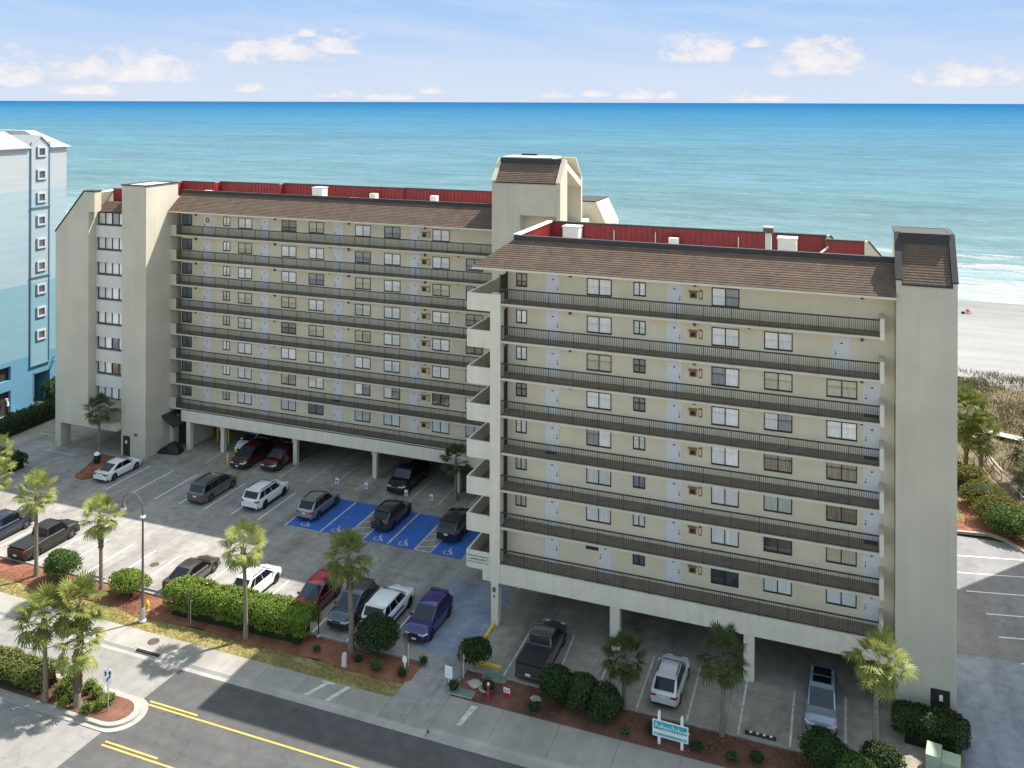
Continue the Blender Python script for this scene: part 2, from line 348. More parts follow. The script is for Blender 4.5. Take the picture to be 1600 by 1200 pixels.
m_frond = leaf_mat('palm_frond', [(.085, .115, .026), (.15, .175, .04), (.25, .25, .065)], .3)
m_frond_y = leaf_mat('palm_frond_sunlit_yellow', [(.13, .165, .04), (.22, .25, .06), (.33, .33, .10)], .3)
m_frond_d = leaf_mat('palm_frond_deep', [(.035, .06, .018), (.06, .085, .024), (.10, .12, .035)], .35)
m_frond_x = leaf_mat('palm_frond_dry', [(.20, .145, .075), (.26, .20, .11)], .3)
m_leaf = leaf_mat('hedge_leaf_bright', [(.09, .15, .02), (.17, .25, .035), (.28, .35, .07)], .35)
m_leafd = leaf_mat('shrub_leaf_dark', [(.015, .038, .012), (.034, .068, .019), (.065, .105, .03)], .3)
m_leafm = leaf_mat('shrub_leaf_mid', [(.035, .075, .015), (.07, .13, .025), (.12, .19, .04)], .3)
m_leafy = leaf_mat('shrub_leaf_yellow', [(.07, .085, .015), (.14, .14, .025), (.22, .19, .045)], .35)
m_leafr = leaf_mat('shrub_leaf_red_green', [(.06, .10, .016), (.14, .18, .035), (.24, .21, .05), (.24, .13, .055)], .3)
m_scrub = leaf_mat('dune_scrub_leaf', [(.04, .055, .018), (.08, .09, .03), (.13, .11, .05), (.05, .08, .02)], .3)
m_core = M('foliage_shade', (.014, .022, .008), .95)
m_grass = leaf_mat('verge_grass', [(.18, .17, .05), (.28, .235, .085), (.38, .31, .13)], .35)
m_dunegrass = leaf_mat('dune_grass', [(.085, .065, .03), (.14, .105, .05), (.19, .15, .08), (.075, .08, .022)], .3)
m_steel = M('dark_pole_paint', (.11, .095, .085), .5, var=.15, scale=3, spec=.4)
m_galv = M('galvanized_post', (.42, .42, .42), .5, metal=.5)
m_signw = M('sign_white', (.78, .79, .80), .5, var=.02)
m_signk = M('sign_black', (.02, .02, .02), .5)
m_signb = M('sign_blue', (.03, .10, .40), .5)
m_teal = M('sign_teal', (.035, .33, .37), .5, var=.25, scale=6, col2=(.08, .42, .46))
m_teal2 = M('sign_pale_teal', (.30, .50, .52), .5, var=.1)
m_signred = M('sign_red', (.42, .03, .05), .5)
m_green = M('transformer_green', (.36, .46, .33), .6, var=.08)
m_greenpad = M('utility_lid_green', (.12, .20, .16), .8, var=.2)
m_rock = M('pale_rock', (.42, .38, .33), .9, var=.25, scale=4, bump=.6)
m_iron = M('cast_iron', (.09, .07, .06), .8, var=.2, scale=8)
m_tarp = M('black_tarp', (.012, .018, .022), .45, var=.2, scale=3)
m_pink = M('pink_cloth', (.34, .10, .15), .8)
m_brush = M('weathered_rail_wood', (.52, .47, .42), .85, var=.15, scale=4)

# ------------------------------------------------------------------ the setting: ground, road, lot, beach, sea
def struct(name, mb, mat, parent=None, loc=None):
    o = mb.build(name, mat, parent, loc=loc)
    if parent is None: o['kind'] = 'structure'
    return o
struct('ground', MB().quad((-3000, -1500, -.30), (3000, -1500, -.30), (3000, 150, -.30), (-3000, 150, -.30)), m_dune)
struct('bounce_pavement', MB().quad((-300, -160, -.16), (300, -160, -.16), (300, 36.0, -.16), (-300, 36.0, -.16)), m_walk)  # unseen pale ground, added to bounce sunlight onto the shaded walls
# beach: flat dry sand dipping gently under the water
g = MB()
for x0, x1 in ((-3000, 3000),):
    prof = [(120, -.1), (136, .35), (150, .25), (170, -.05), (185, -.35), (214, -1.1)]
    for (y0, z0), (y1, z1) in zip(prof, prof[1:]): g.quad((x0, y0, z0), (x1, y0, z0), (x1, y1, z1), (x0, y1, z1))
def beach_mat():
    m, nt, b = node_mat('beach_wet_dry'); N = nt.nodes; L = nt.links
    b.inputs['Roughness'].default_value = .9
    ge = N.new('ShaderNodeNewGeometry'); sp = N.new('ShaderNodeSeparateXYZ'); L.new(ge.outputs['Position'], sp.inputs[0])
    n = N.new('ShaderNodeTexNoise'); mp = N.new('ShaderNodeMapping'); mp.inputs['Scale'].default_value = (.05, .35, 1); L.new(ge.outputs['Position'], mp.inputs[0]); L.new(mp.outputs[0], n.inputs['Vector']); n.inputs['Scale'].default_value = 1; n.inputs['Detail'].default_value = 6
    ad = N.new('ShaderNodeMath'); ad.operation = 'MULTIPLY_ADD'; L.new(n.outputs['Fac'], ad.inputs[0]); ad.inputs[1].default_value = 22; L.new(sp.outputs[1], ad.inputs[2])
    cr = N.new('ShaderNodeMapRange'); L.new(ad.outputs[0], cr.inputs[0]); cr.inputs[1].default_value = 176; cr.inputs[2].default_value = 190
    mx = N.new('ShaderNodeMix'); mx.data_type = 'RGBA'; L.new(cr.outputs[0], mx.inputs[0]); mx.inputs[6].default_value = (.225, .22, .216, 1); mx.inputs[7].default_value = (.175, .17, .166, 1)
    n2 = N.new('ShaderNodeTexNoise'); n2.inputs['Scale'].default_value = .9; n2.inputs['Detail'].default_value = 8; L.new(mp.outputs[0], n2.inputs['Vector'])
    mr = N.new('ShaderNodeMapRange'); L.new(n2.outputs['Fac'], mr.inputs[0]); mr.inputs[1].default_value = .3; mr.inputs[2].default_value = .7; mr.inputs[3].default_value = .86; mr.inputs[4].default_value = 1.12
    n3 = N.new('ShaderNodeTexNoise'); n3.inputs['Scale'].default_value = 1.6; n3.inputs['Detail'].default_value = 4; L.new(ge.outputs['Position'], n3.inputs['Vector'])
    m3 = N.new('ShaderNodeMapRange'); L.new(n3.outputs['Fac'], m3.inputs[0]); m3.inputs[1].default_value = .3; m3.inputs[2].default_value = .7; m3.inputs[3].default_value = .93; m3.inputs[4].default_value = 1.05
    mu = N.new('ShaderNodeMath'); mu.operation = 'MULTIPLY'; L.new(mr.outputs[0], mu.inputs[0]); L.new(m3.outputs[0], mu.inputs[1])
    vm = N.new('ShaderNodeVectorMath'); vm.operation = 'SCALE'; L.new(mx.outputs[2], vm.inputs[0]); L.new(mu.outputs[0], vm.inputs['Scale']); L.new(vm.outputs[0], b.inputs['Base Color'])
    return m
struct('beach', g, beach_mat())
# sea: surf zone as modelled swell, then open water to the horizon
SEA_Z = -.45
def sea_mat(name, foam):
    m, nt, b = node_mat(name); N = nt.nodes; L = nt.links
    ge = N.new('ShaderNodeNewGeometry'); sp = N.new('ShaderNodeSeparateXYZ'); L.new(ge.outputs['Position'], sp.inputs[0])
    def noise(scale, st, d=5):
        mp = N.new('ShaderNodeMapping'); mp.inputs['Scale'].default_value = st; L.new(ge.outputs['Position'], mp.inputs[0])
        n = N.new('ShaderNodeTexNoise'); n.inputs['Scale'].default_value = scale; n.inputs['Detail'].default_value = d; L.new(mp.outputs[0], n.inputs['Vector']); return n.outputs['Fac']
    def mr(f, a, b_, lo, hi):
        r = N.new('ShaderNodeMapRange'); L.new(f, r.inputs[0]); r.inputs[1].default_value = a; r.inputs[2].default_value = b_; r.inputs[3].default_value = lo; r.inputs[4].default_value = hi; return r.outputs[0]
    def op(o, a, c):
        n = N.new('ShaderNodeMath'); n.operation = o
        for i, v in enumerate((a, c)):
            if isinstance(v, (int, float)): n.inputs[i].default_value = v
            else: L.new(v, n.inputs[i])
        return n.outputs[0]
    # colour of the water by depth: sandy shallows, green-blue shelf, deep blue offshore
    lg = op('LOGARITHM', op('ADD', op('MAXIMUM', sp.outputs[1], 150), op('MULTIPLY', op('SUBTRACT', noise(1, (.0012, .004, 1)), .5), 260)), 10.0)
    cr = N.new('ShaderNodeValToRGB'); L.new(mr(lg, 2.2, 4.2, 0, 1), cr.inputs[0]); e = cr.color_ramp.elements
    e[0].position = 0; e[0].color = (.20, .27, .27, 1); e[1].position = 1; e[1].color = SEA[4]
    for p, c in ((.12, SEA[0]), (.33, SEA[1]), (.55, SEA[2]), (.78, SEA[3])):
        k = e.new(p); k.color = c
    f = op('MULTIPLY', mr(noise(1, (.005, .016, 1), 4), .3, .7, .90, 1.08), mr(noise(1, (.035, .10, 1), 6), .3, .7, .86, 1.12)); f = op('MULTIPLY', f, mr(noise(1, (.22, .55, 1), 4), .3, .7, .86, 1.12))
    vm = N.new('ShaderNodeVectorMath'); vm.operation = 'SCALE'; L.new(cr.outputs[0], vm.inputs[0]); L.new(f, vm.inputs['Scale'])
    # whitecaps, rare; foam attribute in the surf
    wc = mr(op('ADD', noise(1, (.22, .9, 1), 4), op('MULTIPLY', noise(1, (.01, .02, 1), 2), .35)), .90, .97, 0, .8)
    if foam:
        at = N.new('ShaderNodeAttribute'); at.attribute_name = 'foam'
        fo = op('ADD', at.outputs['Fac'], op('MULTIPLY', op('SUBTRACT', noise(1, (.10, .55, 1), 8), .5), 1.9))
        fo = op('ADD', fo, op('MULTIPLY', op('SUBTRACT', noise(1, (.9, 1.6, 1), 4), .5), .8))
        wc = op('MAXIMUM', wc, mr(fo, .32, .52, 0, 1.0))
    mx = N.new('ShaderNodeMix'); mx.data_type = 'RGBA'; L.new(wc, mx.inputs[0]); L.new(vm.outputs[0], mx.inputs[6]); mx.inputs[7].default_value = (.30, .312, .318, 1)
    L.new(mx.outputs[2], b.inputs['Base Color'])
    b.inputs['IOR'].default_value = 1.33; b.inputs['Specular IOR Level'].default_value = 0.; L.new(mr(wc, 0, 1, .40, .8), b.inputs['Roughness'])
    bn = N.new('ShaderNodeBump'); bn.inputs['Strength'].default_value = .8; bn.inputs['Distance'].default_value = .5
    L.new(op('ADD', op('MULTIPLY', noise(1, (.05, .16, 1), 5), 1.6), noise(1, (.35, .9, 1), 4)), bn.inputs['Height']); L.new(bn.outputs[0], b.inputs['Normal'])
    return m
SEA = [(.112, .182, .200, 1), (.080, .163, .212, 1), (.044, .137, .226, 1), (.022, .106, .214, 1), (.016, .086, .190, 1)]
def sea():
    far = MB(); ys = [330, 600, 1200, 3000, 9000, 30000, 140000]
    for a, c in zip(ys, ys[1:]): far.quad((-150000, a, SEA_Z), (150000, a, SEA_Z), (150000, c, SEA_Z), (-150000, c, SEA_Z))
    o = far.build('sea', sea_mat('sea_water', False)); o['kind'] = 'structure'
    # surf: swell lines with foam
    xs = np.concatenate([np.linspace(-1500, -160, 30), np.linspace(-155, 90, 330), np.linspace(100, 1500, 30)]); yy = np.linspace(176, 330, 210)
    X, Y = np.meshgrid(xs, yy)
    def wob(x, k): return 3.2 * np.sin(x * .021 + k * 1.7) + 1.6 * np.sin(x * .057 + k * 2.9) + .8 * np.sin(x * .133 + k)
    Zz = np.zeros_like(X); F = np.zeros_like(X)
    for yc, h, w, fl, k in ((190, .25, 3.0, 6.5, 0), (199, .35, 3.0, 8, 4), (208, .75, 2.6, 7.5, 1), (229, 1.0, 3.4, 8.5, 2), (246, .7, 4., 4.0, 3), (266, .5, 5, 0, 5), (290, .4, 6, 0, 6)):
        d = Y - (yc + wob(X, k)); gate = .55 + .45 * np.sin(X * .043 + k * 2.1) * np.sin(X * .017 + k)
        Zz += h * np.exp(-np.where(d > 0, (d / (w * 2)) ** 2, (d / (w * .8)) ** 2)) * (.6 + .4 * gate)
        if fl: F = np.maximum(F, np.where(d > 0, np.exp(-(d / 2.2) ** 2), np.exp(-(d / fl) ** 2)) * (.42 + .55 * gate))
    F *= np.clip((252 - Y) / 14, 0, 1)
    F = np.maximum(F, .55 * np.exp(-((Y - 187) / 3.) ** 2))
    Zz = Zz + SEA_Z; Zz[-1] = SEA_Z
    n, mm = X.shape; v = np.stack([X, Y, Zz], -1).reshape(-1, 3)
    i = np.arange((n - 1) * (mm - 1)); r = i // (mm - 1); c = i % (mm - 1); q = r * mm + c
    fs = np.stack([q, q + 1, q + mm + 1, q + mm], -1)
    me = bpy.data.meshes.new('surf'); me.from_pydata(v.tolist(), [], fs.tolist()); me.polygons.foreach_set('use_smooth', [True] * len(fs))
    at = me.attributes.new('foam', 'FLOAT', 'POINT'); at.data.foreach_set('value', F.reshape(-1).astype(np.float32))
    me.materials.append(sea_mat('surf_water', True)); o = link('surf', me); o['kind'] = 'structure'
sea()
# dune ridge behind the buildings
def dune():
    xs = np.linspace(-160, 120, 141); ys = np.linspace(88.5, 139, 36); X, Y = np.meshgrid(xs, ys)
    h = .1 + 0.55 * np.exp(-((Y - 126) / 7.) ** 2) * (.7 + .3 * np.sin(X * .23) * np.sin(X * .071 + 1)) + .25 * np.sin(X * .31 + Y * .2) * np.sin(Y * .27) * np.clip((Y - 95) / 10, 0, 1)
    h = np.where((Y < 92), .0, h); h[-1] = .2
    n, mm = X.shape; v = np.stack([X, Y, h - .02], -1).reshape(-1, 3); i = np.arange((n - 1) * (mm - 1)); q = (i // (mm - 1)) * mm + i % (mm - 1)
    me = bpy.data.meshes.new('dune'); me.from_pydata(v.tolist(), [], np.stack([q, q + 1, q + mm + 1, q + mm], -1).tolist()); me.polygons.foreach_set('use_smooth', [True] * len(i)); me.materials.append(m_dune)
    o = link('dune', me); o['kind'] = 'structure'
    def hz(x, y): return np.interp(y, [88, 92, 112, 126, 138], [0, .0, .2, .6, .2])
    return hz
dune_h = dune()

def slabs(parent, x0, x1, y0, y1, nx, ny, mat, th=.06, gap=.018, name='concrete_slab', z=0.):
    w = (x1 - x0) / nx; d = (y1 - y0) / ny
    me = MB().box(gap / 2, w - gap / 2, gap / 2, d - gap / 2, -th, 0).mesh(name, mat)
    for i in range(nx):
        for j in range(ny):
            link(name, me, parent, (x0 + i * w, y0 + j * d, z + random.uniform(-.0015, .0015)))
def sheet(x0, x1, y0, y1, z): return MB().quad((x0, y0, z), (x1, y0, z), (x1, y1, z), (x0, y1, z))

road = struct('road', sheet(-300, -40.0, 34, 47.2, -.13).add([(-40.0, 34, -.13), (300, 34, -.13), (300, 47.2, -.13), (-40.0, 47.2, -.13)], [(0, 1, 2, 3)], 1), [m_road, m_asph])
# asphalt overlay edge is slightly skewed like the photo's seam
struct('asphalt_overlay', MB().quad((-41.2, 34, -.126), (-40.0, 34, -.126), (-39.2, 47.19, -.126), (-40.6, 47.19, -.126)), m_asph)
lines = struct('yellow_centre_lines', MB(), m_yline)
for a in ((-40.2, 60, 43.28, 43.40), (-40.2, -36.6, 43.56, 43.68), (-40.1, 60, 39.62, 39.74), (-40.1, -36.3, 39.90, 40.02)):
    me = MB().box(a[0], a[1], a[2], a[3], -.121, -.117).mesh('yellow_line', m_yline); link('yellow_line', me, lines)
# gutter, kerb and sidewalk along the road
struct('gutter', sheet(-120, 60, 46.75, 47.46, -.124), m_kerb)
kb = struct('kerb', MB().prism([(47.08, -.3), (47.08, -.12), (47.26, .01), (47.36, .01), (47.36, -.3)], 'x', -120, -26.3).prism([(47.3, -.3), (47.3, -.12), (47.48, .01), (47.61, .01), (47.61, -.3)], 'x', -23.0, 60).prism([(46.75, -.3), (46.75, -.12), (47.26, .001), (47.26, -.3)], 'x', -26.3, -23.0), m_kerb)
sw = struct('sidewalk', sheet(-120, -26.3, 47.36, 49.1, -.075).quad((-23.0, 47.61, -.075), (60, 47.61, -.075), (60, 50.6, -.075), (-23.0, 50.6, -.075)), m_joint)
slabs(sw, -120, -62, 47.36, 48.95, 16, 1, m_walk); slabs(sw, -62, -26.3, 47.36, 49.1, 12, 1, m_walk)
slabs(sw, -23.0, 13, 47.61, 50.55, 10, 1, m_walk); slabs(sw, 13, 60, 47.61, 50.55, 12, 1, m_walk)
# verge grass and mulch bed
struct('verge', MB().quad((-120, 49.1, -.03), (-26.3, 49.1, -.03), (-26.0, 50.6, -.03), (-120, 50.6, -.03)), m_soil)
def mound(name, x0, x1, y0, y1, mat, h=.12, z0=.0, nx=60, ny=10, edge=None):
    xs = np.linspace(x0, x1, nx); ys = np.linspace(0, 1, ny); v = []; f = []
    for j, t in enumerate(ys):
        for i, x in enumerate(xs):
            ya = y0 + (.16 * math.sin(x * .7) + .10 * math.sin(x * 1.9 + 1) if edge else 0)
            y = ya + (y1 - ya) * t; e = min(1, min(t, 1 - t) * 4, (x - x0) * 2.5 + .0, (x1 - x) * 2.5 + .0)
            v.append((x, y, z0 - .02 + e * (h + random.uniform(-.025, .025))))
    for j in range(ny - 1):
        for i in range(nx - 1): q = j * nx + i; f.append((q, q + 1, q + nx + 1, q + nx))
    mb = MB().add(v, f); o = mb.build(name, mat, smooth=True); o['kind'] = 'structure'; return o
mound('mulch_bed', -100, -25.9, 50.5, 52.85, m_mulch, .14, nx=300, edge=1)
mound('mulch_bed', -23.0, 7.2, 50.58, 53.22, m_mulchd, .12, nx=150)
# bark chips lying proud of the mulch, too many to count
def chips(name, rects, n, mat, size=.05):
    vs = []; fs = []
    for k in range(n):
        r = rects[k % len(rects)]; x = random.uniform(r[0], r[1]); y = random.uniform(r[2], r[3]); z = r[4] + random.uniform(-.01, .035); a = random.uniform(0, 6.28); s = size * random.uniform(.6, 1.6)
        c, d = math.cos(a) * s, math.sin(a) * s; t = random.uniform(-.02, .02); o = len(vs)
        vs += [(x - c, y - d, z - t), (x + d * .35, y - c * .35, z + t), (x + c, y + d, z + t), (x - d * .35, y + c * .35, z)]; fs.append((o, o + 1, o + 2, o + 3))
    o = MB().add(vs, fs).build(name, mat); o['kind'] = 'stuff'; o['label'] = 'loose bark chips over the mulch beds'; return o
m_chip = leaf_mat('bark_chip', [(.10, .04, .024), (.19, .08, .05), (.30, .15, .10), (.13, .055, .036)], 0, .9)
chips('bark_chips', [(-75, -50, 50.8, 52.6, .13), (-50, -26.2, 50.8, 52.6, .13), (-22.5, 6.5, 50.8, 53, .12)], 9000, m_chip)
# parking lot: slabs, lines, blue bays
lot = struct('parking_lot', sheet(-100, -22.9, 53.0, 72.6, -.07), m_joint)
slabs(lot, -100, -23.9, 53.05, 72.6, 17, 4, m_concrete)
apron = struct('garage_floor', sheet(-100, -23.5, 72.6, 90, -.07), m_joint)
slabs(apron, -100, -23.9, 72.6, 90, 17, 3, m_conc_old)
drive = struct('driveway', sheet(-26.3, -22.9, 47.2, 54.2, -.075), m_joint)
slabs(drive, -26.3, -23.0, 47.25, 54.0, 2, 3, m_concrete, z=.003)
struct('loading_bay_paint', MB().quad((-27.2, 54.1, .004), (-23.4, 54.1, .004), (-23.4, 63.2, .004), (-28.6, 63.2, .004)), m_bluegrey)
rg = struct('garage_floor', sheet(-23.9, 6.3, 53.3, 70.5, -.07), m_joint)
slabs(rg, -23.9, 6.3, 53.3, 70.5, 7, 4, m_conc_old)
kl = struct('lot_kerb', MB().box(-100, -26.3, 52.85, 53.0, -.2, .10).box(-22.9, 7, 53.22, 53.36, -.2, .09), m_kerb)
def strips(name, items, mat, z=.006, piece='painted_line'):
    root = struct(name, MB(), mat)
    for (xa, ya, xb, yb, w) in items:
        d = Vector((xb - xa, yb - ya, 0)).normalized(); n = Vector((-d.y, d.x, 0)) * w / 2
        a, b_ = Vector((xa, ya, z)), Vector((xb, yb, z))
        link(piece, MB().quad(a - n, b_ - n, b_ + n, a + n).mesh(piece, mat), root)
    return root
L = [(x, 65.7, x, 71.5, .11) for x in (-65.95, -63.0, -60.1, -57.3, -54.4, -51.5, -48.65)]
L += [(x, 53.1, x, 58.2, .11) for x in (-70.6, -68.1, -65.6, -63.1, -60.65, -58.2, -55.65, -53.1, -50.65, -48.2, -45.8, -43.2, -40.2, -37.5, -34.75, -32.0, -29.3)]
strips('bay_lines', L, m_line)
strips('bay_lines', [(x, 73.9, x, 79.2, .10) for x in (-61.3, -58.3, -55.3, -52.1, -49.0, -46.3, -43.65, -40.7, -37.85, -35.05, -32.2)] + [(-82, 67.2, -77.5, 67.2, .10), (-79.5, 70.8, -75.4, 70.8, .10), (-84, 74.2, -78.6, 74.2, .1)], m_lineold)
strips('bay_lines', [(-17.3, 54.6, -17.6, 59.4, .12), (-14.6, 53.5, -14.6, 59.0, .11), (-11.9, 53.5, -11.9, 59.0, .11), (-8.85, 53.5, -8.85, 59.0, .13), (-5.85, 53.4, -5.85, 58.7, .13), (-2.95, 53.5, -2.95, 58.6, .13), (.05, 53.5, .05, 59.2, .13), (-20.6, 53.5, -20.6, 59, .1)], m_lineold)
bb = struct('blue_bays', MB(), m_blue)
for x0, x1 in ((-45.75, -39.85), (-38.15, -33.35), (-31.85, -29.1)):
    link('blue_bay_paint', sheet(x0, x1, 65.85, 71.9, .0045).mesh('blue_bay_paint', m_blue), bb)
hl = [(-45.8, 65.6, -45.8, 71.7, .12), (-42.28, 65.85, -42.28, 71.8, .15), (-39.82, 65.85, -39.82, 71.9, .15), (-35.85, 65.95, -35.85, 71.95, .15), (-33.33, 65.95, -33.33, 72, .15), (-38.17, 65.9, -38.17, 71.9, .11), (-31.87, 66, -31.87, 72, .11), (-39.8, 65.9, -38.2, 65.9, .12), (-33.3, 66, -31.9, 66, .12)]
for k in range(5):
    hl += [(-39.75, 66.3 + k * 1.15, -38.25, 67.0 + k * 1.15, .11), (-33.25, 66.4 + k * 1.15, -31.95, 67.1 + k * 1.15, .11)]
strips('blue_bay_lines', hl, m_lineold, z=.009)
# wheelchair symbols
def wheelchair(mb, s, z):
    def bar(a, b_, w):
        a = Vector((a[0], a[1], 0)) * s; b_ = Vector((b_[0], b_[1], 0)) * s; d = (b_ - a).normalized(); n = Vector((-d.y, d.x, 0)) * w * s / 2; u = Vector((0, 0, z)); mb.quad(a - n + u, b_ - n + u, b_ + n + u, a + n + u)
    pts = [(-.08 + .33 * math.cos(R(t)), -.18 + .33 * math.sin(R(t))) for t in range(130, 381, 25)]
    for p, q in zip(pts, pts[1:]): bar(p, q, .09)
    bar((-.06, .38), (-.02, -.08), .12); bar((-.02, -.06), (.26, -.06), .10); bar((.24, -.04), (.40, -.44), .10); bar((-.04, .16), (.22, .14), .08); bar((.38, -.42), (.5, -.38), .08)
    mb.prism([(-.07 * s + .085 * s * math.cos(R(t)), .5 * s + .085 * s * math.sin(R(t))) for t in range(0, 360, 45)], 'z', z - .001, z)
    return mb
me_wc = wheelchair(MB(), 1.0, .010).mesh('wheelchair_symbol', m_lineold)
wr = struct('bay_symbols', MB(), m_lineold)
for x in (-44.2, -41.1, -37.0, -34.6, -30.5): link('wheelchair_symbol', me_wc, wr, (x, 66.7, 0))
# yellow kerbs round the right wing's corner column, kerb between lot and garage
struct('yellow_kerb', MB().box(-23.35, -23.15, 54.6, 58.5, -.1, .12).box(-23.15, -21.0, 54.05, 54.25, -.1, .12).box(-23.3, -23.1, 63.4, 66.6, -.1, .12), m_yellow)
struct('worn_white_marks', MB().quad((-31.6, 47.4, .005), (-31.3, 47.4, .005), (-30.6, 49.0, .005), (-30.9, 49.0, .005)).quad((-30.1, 47.4, .005), (-29.8, 47.4, .005), (-29.2, 49.0, .005), (-29.5, 49.0, .005)).quad((-31.2, 48.8, .006), (-30.3, 48.8, .006), (-30.3, 49.0, .006), (-31.2, 49.0, .006)).quad((-21.6, 48.3, .005), (-21.3, 48.3, .005), (-21.0, 50.2, .005), (-21.4, 50.2, .005)), m_lineold)
# mulch island with kerb by the white sedan
pi = [(-70.6, 66.1), (-69.4, 66.0), (-68.75, 66.6), (-68.7, 72.0), (-72.9, 72.0), (-72.7, 70.8), (-71.9, 68.8), (-71.3, 66.9)]
def inset(p, d):
    cx = sum(q[0] for q in p) / len(p); cy = sum(q[1] for q in p) / len(p); return [(x + (cx - x) / math.hypot(cx - x, cy - y) * d, y + (cy - y) / math.hypot(cx - x, cy - y) * d) for x, y in p]
struct('island_kerb', MB().prism(pi, 'z', -.1, .10), m_kerb); struct('mulch_island', MB().prism(inset(pi, .22), 'z', .0, .125), m_mulch)
# road median with rounded nose
nose = [(-41.3 + 1.45 * math.cos(R(t)), 42.05 + 1.3 * math.sin(R(t))) for t in range(-88, 89, 11)]
pm = [(-120, 40.75)] + nose + [(-120, 43.35)]
struct('median_apron', MB().prism([(-120, 40.45)] + [(x * 1.0 + .35, 42.05 + (y - 42.05) * 1.22) for x, y in nose] + [(-120, 43.65)], 'z', -.2, -.085), m_kerb)
struct('median_kerb', MB().prism(pm, 'z', -.2, .04), m_kerb)
n2 = [(-41.5 + 1.2 * math.cos(R(t)), 42.05 + 1.02 * math.sin(R(t))) for t in range(-88, 89, 11)]
struct('mulch_median', MB().prism([(-120, 41.03)] + n2 + [(-120, 43.07)], 'z', -.1, .055), m_mulchd)
# right-hand lot
rl = struct('side_lot', MB().quad((6.3, 50.6, -.03), (60, 50.6, -.03), (60, 86.2, -.03), (6.3, 84.7, -.03)), m_asph_pale)
struct('side_drive', MB().quad((6.3, 50.6, -.026), (30, 50.6, -.026), (30, 68.6, -.026), (6.3, 66.6, -.026)), m_bluegrey)
strips('bay_lines', [(8.3, y, 14.9, y + 1.45, .12) for y in (81.0, 78.15)] + [(8.6, 75.4, 14.9, 76.75, .12), (9.6, 72.55, 14.9, 73.7, .12), (10.0, 69.7, 14.9, 70.75, .12), (10.9, 66.9, 14.9, 67.8, .12)], m_line, z=-.022)
struct('side_lot_kerb', MB().prism([(6.3, 84.9), (11.6, 85.7), (12.6, 85.2), (13.6, 83.6), (16.5, 80.6), (16.7, 80.8), (13.8, 83.9), (12.8, 85.5), (11.7, 86.0), (6.3, 85.2)], 'z', -.1, .12), m_kerb)
struct('side_bed', MB().prism([(6.3, 85.2), (11.7, 86.0), (12.8, 85.5), (13.8, 83.9), (16.7, 80.8), (20, 80), (20, 97), (6.3, 97)], 'z', -.1, .04), m_mulch)
struct('lawn', MB().quad((6.3, 87.3, .045), (9.9, 87.8, .045), (9.6, 95, .045), (6.3, 95, .045)), m_soil)
struct('sand_path', MB().quad((13.0, 113.4, .32), (13.2, 111.9, .32), (24, 107.8, .25), (24, 109.4, .25)).quad((16.6, 86, .06), (19, 84, .06), (19, 97, .06), (16.9, 96.5, .06)), m_sand)

# ------------------------------------------------------------------ the condominium
CX, CY = -38.0, 70.0
condo = thing('condo_building', 'tan eight storey condominium in two stepped wings with brown shingle mansards', 'building', (CX, CY, 0))
OFF = (-CX, -CY, 0)
def P(name, mb, mat, smooth=False, kind=None): return mb.build(name, mat, condo, smooth, OFF, kind)
def at(name, me, x, y, z, parent=None, rz=0):
    o = link(name, me, parent if parent is not None else condo)
    o.location = (x - CX, y - CY, z) if parent is None else (x, y, z)
    o.rotation_euler = (0, 0, rz); return o
S0, DS = 4.30, 2.635
def FL(k): return S0 + DS * (k - 1)            # walkway level of storey k
EAVE = 25.3; RIDGE = 27.35
# --- walls
RY, LY = 60.2, 77.75
P('wall', MB().box(-23.0, 2.84, RY, 70.6, 3.4, EAVE), m_facade)                    # right wing body
P('wall', MB().box(-67.6, -23.6, LY, 90.0, 3.4, EAVE), m_facade)                  # left wing body
P('wall', MB().prism([(-79.25, 2.7), (-79.3, 22.9), (-77.15, EAVE), (-67.9, EAVE), (-67.9, 2.7)], 'y', 76.7, 90.0), m_stucco)
P('garage_wall', MB().box(-70, -23.6, 89.4, 90.02, 0, 3.4).box(-30.0, -23.6, 80, 89.4, 0, 3.4), m_garage_shade)
P('garage_wall', MB().box(-23.0, 2.8, 70.0, 70.58, 0, 3.4).box(2.3, 2.8, 63.2, 70.0, 0, 3.4), m_garage_shade)
P('garage_ceiling', MB().box(-79.0, -23.7, 76.5, 89.4, 3.25, 3.4).box(-22.95, 2.5, 58.9, 70, 3.25, 3.4), m_garage_shade)
# stair tower at the far right end, mansard-fronted
prof = [(58.6, -.05), (58.6, 26.35), (60.8, 28.85), (63.5, 28.85), (63.5, -.05)]
P('stair_tower', MB().prism([(58.9, -.05), (58.9, 25.9), (61.0, 28.3), (63.2, 28.3), (63.2, -.05)], 'x', 3.15, 5.95).prism(prof, 'x', 2.85, 3.15).prism(prof, 'x', 5.95, 6.2).box(3.15, 5.95, 58.6, 58.9, -.05, 26.0), m_stucco)
P('coping', MB().add([(x, y, z + dz) for dz in (0, .09) for x in (2.80, 3.2) for (y, z) in ((58.55, 26.3), (60.8, 28.86), (63.55, 28.86))],
  [(0, 3, 4, 1), (1, 4, 5, 2), (6, 7, 10, 9), (7, 8, 11, 10), (0, 1, 7, 6), (1, 2, 8, 7), (3, 9, 10, 4), (4, 10, 11, 5), (0, 6, 9, 3)])
  .add([(x, y, z + dz) for dz in (0, .09) for x in (5.9, 6.25) for (y, z) in ((58.55, 26.3), (60.8, 28.86), (63.55, 28.86))],
  [(0, 3, 4, 1), (1, 4, 5, 2), (6, 7, 10, 9), (7, 8, 11, 10), (0, 1, 7, 6), (1, 2, 8, 7), (3, 9, 10, 4), (4, 10, 11, 5), (0, 6, 9, 3)]).box(3.2, 5.9, 63.2, 63.5, 28.86, 28.95), m_dark)
